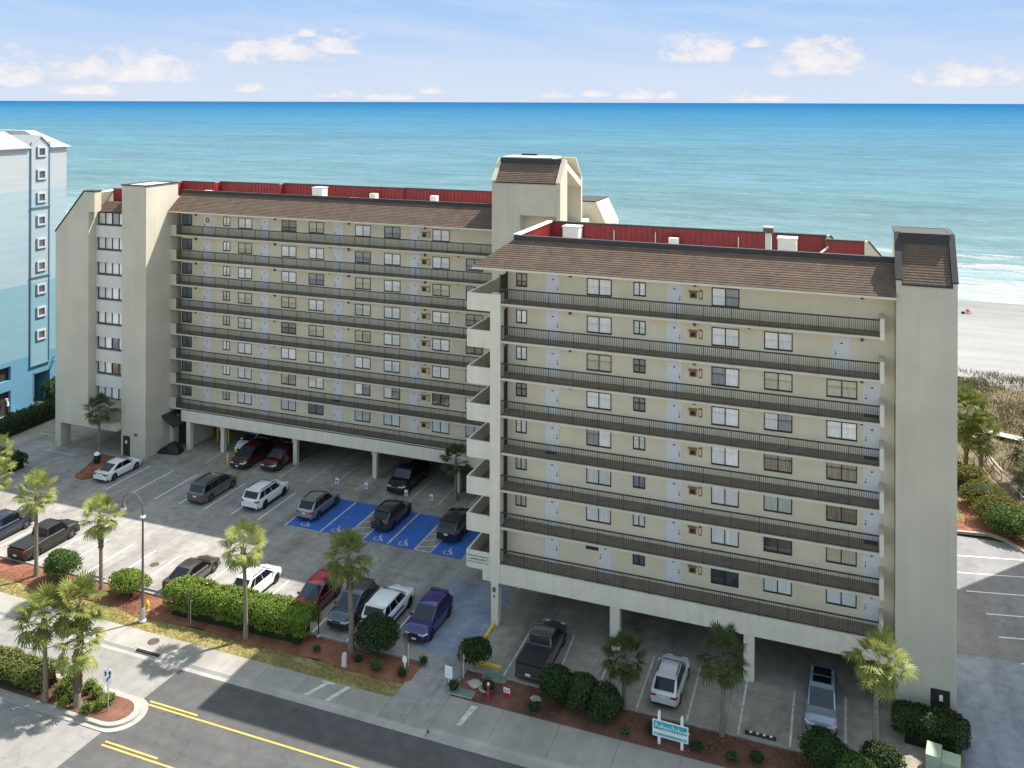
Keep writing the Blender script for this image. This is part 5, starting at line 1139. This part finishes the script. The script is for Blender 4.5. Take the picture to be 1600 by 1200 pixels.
def core_ball(c, rx, ry, rz, root, f=.80):
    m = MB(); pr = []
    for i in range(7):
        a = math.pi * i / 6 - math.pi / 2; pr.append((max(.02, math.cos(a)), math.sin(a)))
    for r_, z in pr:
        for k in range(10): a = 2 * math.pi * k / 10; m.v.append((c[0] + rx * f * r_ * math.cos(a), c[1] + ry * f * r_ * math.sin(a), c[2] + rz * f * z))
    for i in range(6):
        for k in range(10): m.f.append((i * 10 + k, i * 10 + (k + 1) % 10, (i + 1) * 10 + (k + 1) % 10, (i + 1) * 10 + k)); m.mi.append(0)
    m.build('shade_core', m_core, root, True)  # dark ball standing for the shade inside the foliage
def shrub(label, x, y, rx, ry, h, mat, stem=.25, n=None, leaf=.075, z0=.08, cat='shrub', group='shrubs in the mulch beds', name='round_shrub', amp=.2):
    root = thing(name, label, cat, (x, y, z0), 0, group); rz = (h - stem) / 2; c = (0, 0, stem + rz)
    MB().tube([(0, 0, -.05), (.03, 0, stem + rz * .6)], [.07, .05], 6).build('stem', m_trunk, root)
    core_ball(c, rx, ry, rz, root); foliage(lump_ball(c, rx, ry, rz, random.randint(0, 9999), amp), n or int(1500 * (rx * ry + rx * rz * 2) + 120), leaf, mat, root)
    return root
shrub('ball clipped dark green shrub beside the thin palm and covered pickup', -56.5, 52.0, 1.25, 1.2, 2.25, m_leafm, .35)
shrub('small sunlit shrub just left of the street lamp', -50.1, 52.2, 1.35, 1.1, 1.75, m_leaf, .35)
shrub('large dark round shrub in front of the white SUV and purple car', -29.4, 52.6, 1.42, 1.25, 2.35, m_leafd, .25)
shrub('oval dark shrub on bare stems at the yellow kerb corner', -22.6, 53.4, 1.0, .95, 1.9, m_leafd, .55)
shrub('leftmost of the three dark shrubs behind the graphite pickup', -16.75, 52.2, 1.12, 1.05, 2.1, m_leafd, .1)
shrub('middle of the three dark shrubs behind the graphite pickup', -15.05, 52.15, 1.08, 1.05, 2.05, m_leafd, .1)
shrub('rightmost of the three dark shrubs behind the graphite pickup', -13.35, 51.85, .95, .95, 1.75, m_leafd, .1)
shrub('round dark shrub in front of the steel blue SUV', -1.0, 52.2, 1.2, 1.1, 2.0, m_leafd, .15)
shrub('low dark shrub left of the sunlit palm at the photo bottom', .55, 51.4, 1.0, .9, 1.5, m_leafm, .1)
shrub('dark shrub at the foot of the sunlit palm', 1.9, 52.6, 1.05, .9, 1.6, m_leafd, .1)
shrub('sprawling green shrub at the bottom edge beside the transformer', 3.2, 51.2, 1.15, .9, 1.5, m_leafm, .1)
for i, (x, y, r, h, lab) in enumerate([(-45.6, 42.55, .62, .95, 'largest clipped ball shrub on the median behind the bare palm trunk'), (-45.45, 41.75, .42, .75, 'clipped ball shrub beside the bare palm trunk on the median'), (-44.55, 41.9, .5, .85, 'clipped ball shrub left of the booted palm on the median'), (-44.6, 41.1, .30, .5, 'tiny ball shrub at the street side of the median palms'), (-43.3, 42.5, .40, .68, 'ball shrub right of the booted palm on the median'), (-42.15, 42.35, .33, .62, 'ball shrub just behind the keep right sign'), (-42.35, 41.75, .33, .62, 'ball shrub between its two neighbours near the keep right sign'), (-42.75, 41.1, .36, .68, 'ball shrub nearest the street on the median nose'), (-44.15, 42.75, .42, .75, 'ball shrub hidden behind the booted palm')]):
    shrub(lab, x, y, r, r, h, m_leaf, .05, n=420, leaf=.05, z0=.05, group='clipped balls on the median')
for i, (x, y, r, lab) in enumerate([(-12.0, 50.95, .3, 'dark tuft at the sidewalk edge left of the teal sign'), (-17.6, 50.9, .42, 'small dark tuft near the red post'), (-20.9, 51.6, .5, 'dark tuft beside the pale rocks'), (-23.0, 51.0, .42, 'dark tuft left of the small white board'), (-7.9, 51.1, .42, 'dark tuft right of the teal sign posts'), (-10.5, 51.6, .48, 'dark tuft behind the left post of the teal sign'), (-5.9, 51.0, .40, 'dark tuft near the wheel stop bay'), (-4.6, 51.4, .46, 'dark tuft with pale flecks below the wheel stop'), (-34.9, 51.5, .34, 'low tuft below the slim black post'), (-28.5, 50.9, .42, 'dark tuft right of the pale utility pedestal'), (-26.6, 51.0, .36, 'dark tuft at the foot of the small cross shaped sign'), (-25.9, 52.6, .3, 'tuft by the driveway corner of the mulch'), (-33.2, 51.3, .22, 'tiny reddish tuft between post and palm'), (-30.0, 51.3, .26, 'small reddish tuft behind the utility pedestal')]):
    shrub(lab, x, y, r, r * .9, r * 1.5, m_leafd if i % 3 else m_leafm, .0, n=240, leaf=.055, group='low tufts in the mulch', name='low_shrub')
def hedge(label, segs, w, h, mat, n, leaf=.085, z0=.08, group=None, stem=.25):
    """rounded hedge following a line of (x, y) points"""
    root = thing('hedge', label, 'hedge', (segs[0][0], segs[0][1], z0), 0, group); ox, oy = segs[0][:2]
    P_ = np.array([(a - ox, b - oy) for a, b in segs]); ln = np.linalg.norm(np.diff(P_, axis=0), axis=1); cum = np.concatenate([[0], np.cumsum(ln)])
    ph = rng.uniform(0, 6, 6)
    def fn(m):
        s = rng.uniform(-.35 * w, cum[-1] + .35 * w, m); sc = np.clip(s, 0, cum[-1]); px = np.interp(sc, cum, P_[:, 0]); py = np.interp(sc, cum, P_[:, 1]); i = np.clip(np.searchsorted(cum, sc) - 1, 0, len(ln) - 1); d = (P_[i + 1] - P_[i]) / ln[i][:, None]
        a = rng.uniform(-.35, math.pi + .35, m); over = (s - sc) / (.5 * w); cap = np.sqrt(np.clip(1 - over ** 2, .05, 1)); lump = 1 + .07 * np.sin(s * 1.9 + ph[0]) + .06 * np.sin(s * 3.7 + ph[1] + a * 2) + .05 * np.sin(s * 7 + a * 5 + ph[2]); rr = lump * (1 - .2 * rng.random(m) ** 1.5) * cap
        ca = np.sign(np.cos(a)) * np.abs(np.cos(a)) ** .7; sa = np.sign(np.sin(a)) * np.abs(np.sin(a)) ** .7
        off = ca * w / 2 * rr; z = stem + (h - stem) * (.45 + .55 * sa * rr)
        pos = np.stack([px + d[:, 0] * (s - sc) - d[:, 1] * off, py + d[:, 1] * (s - sc) + d[:, 0] * off, z], 1)
        nr = np.stack([-d[:, 1] * np.cos(a), d[:, 0] * np.cos(a), np.sin(a)], 1); return pos, nr
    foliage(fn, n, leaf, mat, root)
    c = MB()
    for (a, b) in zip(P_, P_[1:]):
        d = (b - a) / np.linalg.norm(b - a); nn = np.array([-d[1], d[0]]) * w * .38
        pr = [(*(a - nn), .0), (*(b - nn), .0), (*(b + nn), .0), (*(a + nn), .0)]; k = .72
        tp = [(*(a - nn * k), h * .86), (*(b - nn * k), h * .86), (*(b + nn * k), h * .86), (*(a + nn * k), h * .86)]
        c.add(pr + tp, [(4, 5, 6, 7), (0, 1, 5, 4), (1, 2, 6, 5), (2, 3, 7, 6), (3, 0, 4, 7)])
    c.build('shade_core', m_core, root); return root  # dark block standing for the shade inside the hedge
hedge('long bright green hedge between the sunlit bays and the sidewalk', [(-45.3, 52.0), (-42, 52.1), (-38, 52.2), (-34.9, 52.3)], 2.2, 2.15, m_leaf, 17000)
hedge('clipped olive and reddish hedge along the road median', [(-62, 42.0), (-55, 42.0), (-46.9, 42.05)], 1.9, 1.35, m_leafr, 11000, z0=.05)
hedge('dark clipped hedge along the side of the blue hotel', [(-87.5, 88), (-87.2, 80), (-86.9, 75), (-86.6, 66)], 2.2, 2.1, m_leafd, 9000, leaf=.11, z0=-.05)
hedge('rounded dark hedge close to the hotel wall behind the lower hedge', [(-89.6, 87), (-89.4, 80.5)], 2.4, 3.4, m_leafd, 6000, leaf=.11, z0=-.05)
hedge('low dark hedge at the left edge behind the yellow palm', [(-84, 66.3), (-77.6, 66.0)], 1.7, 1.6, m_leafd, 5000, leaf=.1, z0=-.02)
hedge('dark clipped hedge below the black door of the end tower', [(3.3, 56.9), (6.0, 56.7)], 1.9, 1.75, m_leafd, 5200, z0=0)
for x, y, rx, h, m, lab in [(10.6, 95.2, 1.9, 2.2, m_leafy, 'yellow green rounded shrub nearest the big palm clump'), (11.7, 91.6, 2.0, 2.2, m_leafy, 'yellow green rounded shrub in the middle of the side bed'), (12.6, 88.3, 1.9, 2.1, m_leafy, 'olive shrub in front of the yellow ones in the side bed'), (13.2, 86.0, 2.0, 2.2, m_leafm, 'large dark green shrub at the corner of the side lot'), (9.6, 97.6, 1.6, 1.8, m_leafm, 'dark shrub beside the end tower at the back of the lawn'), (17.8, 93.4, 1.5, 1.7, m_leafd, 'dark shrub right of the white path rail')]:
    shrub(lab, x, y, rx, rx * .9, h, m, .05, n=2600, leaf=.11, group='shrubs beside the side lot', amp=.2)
# saplings on stakes by the driveway
for x, y, lab in ((-23.1, 52.3, 'bare young tree tied to a stake beside the small white board'), (-26.9, 52.0, 'bare young tree behind the small cross shaped sign'), (-43.6, 50.95, 'thin bare trunk in front of the left end of the long hedge')):
    t = thing('sapling', lab, 'young tree', (x, y, .1), 0, 'bare saplings'); m = MB(); m.tube([(0, 0, -.1), (.03, .02, 1.2), (.0, .05, 2.1)], [.045, .035, .02], 6)
    for k in range(7): a = k * 2.4; m.tube([(.02, .02, .9 + k * .15), (.35 * math.cos(a), .3 * math.sin(a), 1.5 + k * .16)], [.016, .006], 4)
    m.build('trunk', m_trunk, t); MB().tube([(.22, 0, -.1), (.22, 0, 1.5)], .03, 6).build('stake', m_brush, t)

# ------------------------------------------------------------------ grass, too many blades to count
def blades(name, label, xy, z, mat, hgt, w, lean=.5):
    n = len(xy); a = rng.uniform(0, 6.28, n); c, s = np.cos(a), np.sin(a); h = hgt * rng.uniform(.5, 1.3, n); l = rng.normal(0, lean, (n, 2)) * h[:, None]
    p = np.stack([xy[:, 0], xy[:, 1], z], 1); o = np.stack([c * w, s * w, np.zeros(n)], 1); t = p + np.stack([l[:, 0], l[:, 1], h], 1)
    v = np.stack([p - o, p + o, t], 1).reshape(-1, 3); k = np.arange(n) * 3
    me = bpy.data.meshes.new(name); me.from_pydata(v.tolist(), [], np.stack([k, k + 1, k + 2], 1).tolist()); me.materials.append(mat); ob = link(name, me); ob['kind'] = 'stuff'; ob['label'] = label; return ob
n = 26000; xy = np.stack([rng.uniform(-85, -26.2, n), rng.uniform(49.12, 50.62, n)], 1); keep = rng.random(n) < .45 + .55 * (np.sin(xy[:, 0] * .9) * np.sin(xy[:, 1] * 5 + xy[:, 0] * .4) > -.5); xy = xy[keep]
blades('verge_grass', 'patchy yellow green grass strip beside the sidewalk', xy, np.full(len(xy), -.02), m_grass, .085, .022, .8)
n = 42000; xy = np.stack([rng.uniform(-8, 42, n), rng.uniform(97, 136.5, n)], 1)
path = np.abs(xy[:, 1] - (113.0 - (xy[:, 0] - 13) * .4)) < 1.0; cl = np.sin(xy[:, 0] * .8 + np.sin(xy[:, 1] * .5)) + np.sin(xy[:, 1] * .9 + xy[:, 0] * .3); xy = xy[(~path | (xy[:, 0] < 12)) & (rng.random(n) < .45 + .3 * cl)]
blades('dune_grass', 'dry brown dune grass and sea oats behind the beach', xy, dune_h(xy[:, 0], xy[:, 1]) - .02, m_dunegrass, .55, .05, .4)
n = 5000; xy = np.stack([rng.uniform(6.4, 9.8, n), rng.uniform(87.5, 95, n)], 1)
blades('lawn_grass', 'small bright lawn beside the end tower', xy, np.full(n, .04), m_grass, .09, .025, .8)
# woody scrub along the dune crest reads as one mass
spots = [(random.uniform(6, 34), random.uniform(106, 133), random.uniform(.7, 1.6)) for i in range(60)]
def scrub(n):
    per = n // len(spots); ps = []; ns = []
    for (x, y, r_) in spots:
        p, d = lump_ball((x, y, float(dune_h(x, y)) + .1 * r_), r_ * 1.7, r_ * 1.1, r_ * .6, int(x * 97), .3)(per); ps.append(p); ns.append(d)
    return np.concatenate(ps), np.concatenate(ns)
o = foliage(scrub, 15000, .12, m_scrub, None, 'dune_scrub'); o['kind'] = 'stuff'; o['label'] = 'brown green scrub along the dune crest'

# ------------------------------------------------------------------ street furniture and signs
t = thing('street_lamp', 'tall curved street lamp with a teardrop lantern on the grass verge', 'street lamp', (-46.75, 49.95, -.02))
MB().lathe([(.30, 0), (.30, .12), (.20, .22), (.19, .8), (.13, 1.0)], 10).build('lamp_base', m_galv, t, True)
arm = [(0, 0, 8.0)] + [(-.95 + .95 * math.cos(R(a)), 0, 8.0 + 1.0 * math.sin(R(a))) for a in range(15, 151, 15)]
MB().tube([(0, 0, .9), (0, 0, 8.0)], [.095, .065], 10).build('pole', m_steel, t, True); MB().tube(arm, .045, 8).build('arm', m_steel, t, True)
ex = arm[-1]
MB().box(-.14, .14, -.14, .14, 7.4, 7.52).build('banner_clamp', m_signw, t)
MB().lathe([(.05, .35), (.09, .25), (.10, .0), (.19, -.16), (.20, -.26)], 10).build('lantern_cap', m_steel, t, True, (ex[0], 0, ex[2] - .38)); MB().lathe([(.18, 0), (.19, -.12), (.12, -.3), (.02, -.4)], 10).build('lantern_globe', m_lampw, t, True, (ex[0], 0, ex[2] - .63)); MB().tube([(0, 0, -.1), (0, 0, .1)], .04, 6).build('lantern_stem', m_steel, t, loc=ex)
t = thing('lamp_post', 'slim black lamp post at the right end of the long hedge', 'post', (-34.0, 52.75, .1)); MB().lathe([(.2, 0), (.2, .08), (.05, .14)], 8).build('post_base', m_galv, t); MB().tube([(0, 0, .1), (0, 0, 3.2)], .045, 8).build('pole', m_black, t, True); MB().lathe([(.05, 3.2), (.10, 3.25), (.10, 3.45), (.02, 3.55)], 8).build('lantern', m_black, t)
t = thing('fire_hydrant', 'yellow fire hydrant beside the street lamp base', 'hydrant', (-47.3, 51.0, .08)); MB().lathe([(.16, 0), (.16, .06), (.11, .08), (.11, .5), (.14, .52), (.13, .62), (.07, .74), (.03, .8)], 10).build('barrel', m_yellow, t, True)
for s in (-1, 1): MB().tube([(0, 0, .42), (s * .2, 0, .42)], .055, 8).build('outlet', m_yellow, t, True)
t = thing('litter_bin', 'black litter bin with a domed white lid on the mulch island', 'litter bin', (-71.35, 69.9, .12)); MB().lathe([(.28, 0), (.33, .25), (.33, .8), (.30, .85)], 12).build('barrel', m_black, t, True); MB().lathe([(.31, .85), (.27, 1.0), (.14, 1.12), (.02, 1.15)], 12).build('lid', m_signw, t, True)
for i, (x, y, h, lab) in enumerate([(-58.6, 75.5, 1.35, 'yellow bollard left of the dark maroon minivan bonnet'), (-58.6, 74.2, 1.35, 'yellow bollard nearest the lot beside the dark maroon minivan'), (-64.1, 79.5, 1.5, 'yellow bollard furthest left inside the garage'), (-62.5, 79.3, 1.5, 'yellow bollard second from left inside the garage'), (-60.3, 81.0, 1.3, 'yellow bollard just right of the garage column'), (-59.0, 82.0, 1.3, 'yellow bollard right of the hidden white car'), (-58.0, 82.6, .9, 'short yellow bollard deepest in the garage')]):
    t = thing('bollard', lab, 'bollard', (x, y, 0), 0, 'yellow bollards in the garage'); MB().lathe([(.09, 0), (.09, h - .06), (.05, h), (.01, h + .01)], 10).build('post', m_yellow, t, True)
# accessible-parking signs on thin posts
wsm = wheelchair(MB(), .26, .0)
def stand(mb):     # from lying flat to standing, facing the street
    r_ = MB(); r_.v = [(x, -z, y) for x, y, z in mb.v]; r_.f = mb.f; r_.mi = mb.mi; return r_
for i, (x, lab) in enumerate(((-44.9, 'accessible parking sign behind the silver grey SUV'), (-41.75, 'accessible parking sign at the second blue bay'), (-37.6, 'accessible parking sign in front of the black pickup'), (-35.05, 'accessible parking sign furthest right by the small dark palm'))):
    t = thing('parking_sign', lab, 'sign', (x, 72.75, 0), 0, 'accessible parking signs'); MB().box(-.025, .025, -.02, .02, 0, 1.5).build('post', m_galv, t); MB().box(-.17, .17, -.035, -.021, .95, 1.5).build('sign_panel', m_signw, t)
    MB().box(-.12, .12, -.0385, -.0355, 1.0, 1.32).build('symbol_panel', m_signb, t); w = stand(wheelchair(MB(), .26, .0)).build('wheelchair_symbol', m_signw, t); w.location = (-.01, -.041, 1.16)
# keep-right sign on the median
t = thing('keep_right_sign', 'white keep right sign with a black arrow on the median nose', 'road sign', (-41.75, 41.8, .05), R(8)); MB().box(-.03, .03, -.02, .02, 0, 2.6).build('post', m_galv, t); MB().prism([(-.30, 1.72), (.30, 1.72), (.30, 2.56), (-.30, 2.56)], 'y', -.035, -.022).build('sign_panel', m_signw, t)
def flat(poly, y): return MB().add([(a, y, b) for a, b in poly], [tuple(range(len(poly)))])
def stroke(m, pts, w, y):
    for (a, b), (c, d) in zip(pts, pts[1:]):
        v = Vector((c - a, d - b)).normalized() * w / 2; n_ = Vector((-v.y, v.x)); m.add([(a - n_.x - v.x * .3, y, b - n_.y - v.y * .3), (c - n_.x + v.x * .3, y, d - n_.y + v.y * .3), (c + n_.x + v.x * .3, y, d + n_.y + v.y * .3), (a + n_.x - v.x * .3, y, b + n_.y - v.y * .3)], [(0, 1, 2, 3)])
    return m
ar = stroke(MB(), [(-.04, 1.80), (-.02, 1.95), (.14, 2.12), (.14, 2.32)], .085, -.039); ar.add([(.02, -.0392, 2.30), (.26, -.0392, 2.30), (.14, -.0392, 2.50)], [(0, 1, 2)]); ar.add([(-.20, -.039, 2.08), (-.11, -.039, 2.16), (-.08, -.039, 2.40), (-.22, -.039, 2.40)], [(0, 1, 2, 3)]); ar.build('arrow', m_signk, t)
# the condominium's roadside sign: script too small to read in the photograph, built as pale strokes
t = thing('condo_sign', 'white framed teal condominium sign on two round topped posts', 'sign', (-9.35, 51.0, .08), R(-1.5))
for s in (-.66, .66): MB().box(s - .075, s + .075, -.06, .06, -.05, 1.74).prism([(s + .075 * math.cos(R(a)), 1.74 + .12 * math.sin(R(a))) for a in range(0, 181, 20)], 'y', -.06, .06).build('post', m_signw, t)
MB().box(-1.03, 1.03, -.09, -.061, .42, 1.36).build('sign_panel', m_signw, t); MB().box(-.97, .97, -.096, -.0905, .84, 1.30).build('teal_field', m_teal, t); MB().box(-.97, .97, -.096, -.0905, .48, .66).build('pale_field', m_teal2, t)
sm = MB(); random.seed(9); x = -.88
for i, w_ in enumerate((.2, .1, .11, .10, .12, .1, .22, .09, .11, .12, .09, .11, .12)):
    hh = .30 if w_ > .15 else random.choice((.14, .17, .24)); b0 = .92
    stroke(sm, [(x, b0), (x + w_ * .3, b0 + hh), (x + w_ * .62, b0 + .03), (x + w_ * .8, b0 + hh * .7)], .03, -.0985 - i * .0002); x += w_ + .035
sm.build('sign_lettering', m_signw, t)
s2 = MB()
for i in range(16): stroke(s2, [(-.6 + i * .078, .53), (-.58 + i * .078, .60), (-.55 + i * .078, .54)], .018, -.0985 - i * .0002)
s2.box(-.62, -.56, -.0998, -.0962, .56, .65).build('sign_lettering', m_signb, t)
s3 = stroke(MB(), [(-.62, .79), (.0, .76), (.75, .79)], .022, -.0925); s3.build('sign_flourish', m_teal2, t)
# small boards
t = thing('notice_board', 'small white board with red writing on a wooden stake by the driveway', 'sign', (-23.3, 50.95, .1), R(-4)); MB().box(-.05, .05, -.02, .05, -.05, .75).build('stake', m_brush, t); MB().box(-.26, .26, -.045, -.021, .7, 1.45).build('sign_panel', m_signw, t)
q = MB()
for i in range(5): stroke(q, [(-.17, 1.32 - i * .11), (.02 + .03 * (i % 3), 1.32 - i * .11), (.17, 1.31 - i * .11)], .022, -.0475 - i * .0003)
q.build('sign_lettering', m_teal2, t)
t = thing('small_sign', 'small white cross shaped sign on a short post in the mulch', 'sign', (-26.6, 51.35, .1)); MB().box(-.05, .05, -.03, .03, -.05, .7).build('post', m_signw, t); MB().prism([(-.12, .7), (.12, .7), (.17, .8), (.17, 1.0), (.1, 1.02), (.1, 1.15), (-.1, 1.15), (-.1, 1.02), (-.17, 1.0), (-.17, .8)], 'y', -.05, -.031).build('sign_panel', m_signw, t)
t = thing('standpipe', 'red standpipe post with a pale cap in the mulch', 'standpipe', (-20.6, 50.9, .08)); MB().lathe([(.09, 0), (.09, .85), (.12, .86), (.12, .95)], 8).build('pipe', m_signred, t, True); MB().lathe([(.08, .95), (.06, 1.05), (.01, 1.07)], 8).build('cap', m_signw, t, True)
t = thing('low_sign', 'low red and white notice beside the red standpipe', 'sign', (-19.6, 51.5, .08), R(-6)); MB().box(-.22, .22, -.02, .02, .0, .62).build('sign_panel', m_signred, t); MB().box(-.22, .22, -.028, -.021, .32, .62).build('white_field', m_signw, t)
q = MB()
for i in range(4): stroke(q, [(-.17 + i * .09, .38), (-.15 + i * .09, .55), (-.10 + i * .09, .38)], .025, -.031 - i * .0003)
q.build('sign_lettering', m_signred, t)
t = thing('utility_pedestal', 'pale green utility pedestal beside the grass verge', 'utility box', (-30.65, 50.6, .05)); MB().prism([(-.13, 0), (.13, 0), (.13, .78), (.08, .88), (-.08, .88), (-.13, .78)], 'y', -.1, .1).build('cabinet', m_vent, t); MB().box(-.16, .16, -.13, .13, 0, .1).build('collar', m_green, t)
t = thing('transformer', 'pale green pad mounted transformer by the bottom right hedge', 'transformer', (5.1, 54.3, .0), R(-8)); MB().box(-.95, .95, -.8, .8, -.05, .08).build('pad', m_kerb, t); MB().prism([(-.7, .08), (.7, .08), (.7, 1.15), (-.15, 1.3), (-.7, 1.3)], 'x', -.85, -.1).build('cabinet', m_green, t); MB().prism([(-.62, .08), (.62, .08), (.62, .95), (.5, 1.02), (-.62, 1.05)], 'x', -.1, .85).build('door_housing', m_green, t); MB().box(-.12, -.08, -.66, .64, .3, 1.06).build('seam', m_greenpad, t)
for x, y, lab in ((-22.4, 50.95, 'green utility lid at the sidewalk corner by the white board'), (-21.0, 53.0, 'green utility lid below the yellow kerb')):
    t = thing('utility_cover', lab, 'utility cover', (x, y, .1)); MB().box(-.75, .75, -.3, .3, -.05, .03).build('lid', m_greenpad, t); MB().box(-.8, .8, -.35, .35, -.05, .01).build('frame', m_kerb, t)
t = thing('manhole_cover', 'rusty round manhole cover in the sidewalk below the street lamp', 'manhole', (-44.3, 48.35, .0)); MB().lathe([(.40, -.02), (.40, .008), (.36, .012)], 20).build('cover', m_iron, t)
t = thing('manhole_cover', 'rusty round manhole cover in the sunlit parking bays', 'manhole', (-51.6, 56.4, .0)); MB().lathe([(.36, -.02), (.36, .006), (.32, .010)], 20).build('cover', m_iron, t)
t = thing('storm_drain', 'long black kerb inlet below the sidewalk manhole', 'drain', (-43.75, 47.25, -.05)); MB().box(-.95, .95, -.08, .12, -.02, .085).build('opening', m_black, t); MB().box(-1.2, 1.2, .10, .26, -.02, .09).build('top', m_kerb, t)
for x, y, w_, lab, painted in ((-4.6, 53.75, 1.75, 'black wheel stop with four pale marks near the lattice palm', True), (-48.9, 53.35, 1.7, 'low wheel stop left of the dark bronze sedan', False), (-54.4, 53.35, 1.7, 'low wheel stop in the sunlit bay behind the ball clipped shrub', False)):
    t = thing('wheel_stop', lab, 'wheel stop', (x, y, .005)); MB().prism([(-.12, 0), (.12, 0), (.07, .12), (-.07, .12)], 'x', -w_ / 2, w_ / 2).build('bar', m_black if painted else m_kerb, t)
    if painted:
        for i in range(4): MB().box(-.62 + i * .38, -.47 + i * .38, -.08, .07, .115, .126).build('reflector', m_line, t)
t = thing('covered_cart', 'low vehicle under a black tarp beside the left stair tower', 'covered vehicle', (-66.5, 75.0, 0), R(8))
tv = MB(); nx, ny = 13, 7; random.seed(2)
for i in range(nx):
    for j in range(ny):
        u = i / (nx - 1); v = j / (ny - 1); hgt = (.55 + .55 * smooth01((u - .25) / .3)) * min(1, 5 * min(u, 1 - u) + .02, 4 * min(v, 1 - v) + .02) ** .6; tv.v.append(((u - .5) * 2.5, (v - .5) * 1.25, max(0, hgt + random.uniform(-.05, .05))))
for i in range(nx - 1):
    for j in range(ny - 1): a = i * ny + j; tv.f.append((a, a + ny, a + ny + 1, a + 1)); tv.mi.append(0)
tv.build('tarp', m_tarp, t, True)
for x, y, s, lab in ((-21.9, 52.0, .42, 'pale flat rock nearest the staked sapling'), (-21.15, 51.75, .36, 'pale rock right of its flatter neighbour'), (-17.9, 52.0, .3, 'grey flat rock left of the three dark shrubs')):
    t = thing('rock', lab, 'rock', (x, y, .05), 0, 'rocks in the mulch'); m = MB()
    for i, (r_, z) in enumerate(((1, 0), (1.05, .15), (.75, .38), (.2, .45))):
        for k in range(8): a = k * .785; rr = r_ * s * random.uniform(.85, 1.15); m.v.append((rr * 1.3 * math.cos(a), rr * math.sin(a), z * s))
    for i in range(3):
        for k in range(8): m.f.append((i * 8 + k, i * 8 + (k + 1) % 8, (i + 1) * 8 + (k + 1) % 8, (i + 1) * 8 + k)); m.mi.append(0)
    m.f.append(tuple(range(24, 32))); m.mi.append(0); m.build('stone', m_rock, t)
t = thing('path_rail', 'white handrail fence running along the beach path', 'fence', (14.2, 99.5, 0)); pts = [(12.9, 107.9, 1.0), (14.2, 99.5, 1.0), (16.0, 91.5, 1.0), (17.2, 86.5, 1.0)]
rl_ = MB(); rl_.tube([(a - 14.2, b - 99.5, c) for a, b, c in pts], .09, 6).build('top_rail', m_brush, t); MB().tube([(a - 14.2, b - 99.5, .5) for a, b, c in pts], .05, 6).build('lower_rail', m_brush, t)
for i in range(12):
    u = i / 11 * 3; j = min(2, int(u)); p, q_ = Vector(pts[j]), Vector(pts[j + 1]); c = p.lerp(q_, u - j); MB().box(-.06, .06, -.06, .06, -.1, 1.0).build('post', m_brush, t, loc=(c.x - 14.2, c.y - 99.5, 0))
t = thing('wire_fence', 'thin dark wire fence at the back of the side lot', 'fence', (6.5, 86.4, .04))
for i in range(5): MB().tube([(i * .85, i * .12, 0), (i * .85, i * .12, 1.1)], .025, 6).build('post', m_rail, t)
MB().tube([(0, 0, 1.05), (3.4, .48, 1.05)], .02, 5).tube([(0, 0, .55), (3.4, .48, .55)], .015, 5).build('rail', m_rail, t)
t = thing('beach_chair', 'small pink beach chair alone on the wet sand', 'beach chair', (20.3, 175.5, -.15), R(25)); t.scale = (.62,) * 3; MB().quad((-.55, -.5, .35), (.55, -.5, .35), (.55, .3, .30), (-.55, .3, .30)).quad((-.55, .3, .30), (.55, .3, .30), (.55, .8, 1.15), (-.55, .8, 1.15)).build('seat', m_pink, t)
for s in (-.55, .55): MB().tube([(s, -.5, 0), (s, .4, .75)], .04, 5).tube([(s, .5, 0), (s, -.45, .4)], .04, 5).build('leg', m_black, t)
t = thing('beach_bag', 'dark bag on the sand beside the pink beach chair', 'bag', (19.4, 175.3, -.15)); t.scale = (.7,) * 3; MB().prism([(-.45, 0), (.45, 0), (.38, .5), (-.38, .5)], 'y', -.25, .25).build('sack', m_tarp, t); MB().tube([(-.25, 0, .48), (-.1, 0, .75), (.1, 0, .75), (.25, 0, .48)], .03, 5).build('handle', m_tarp, t)
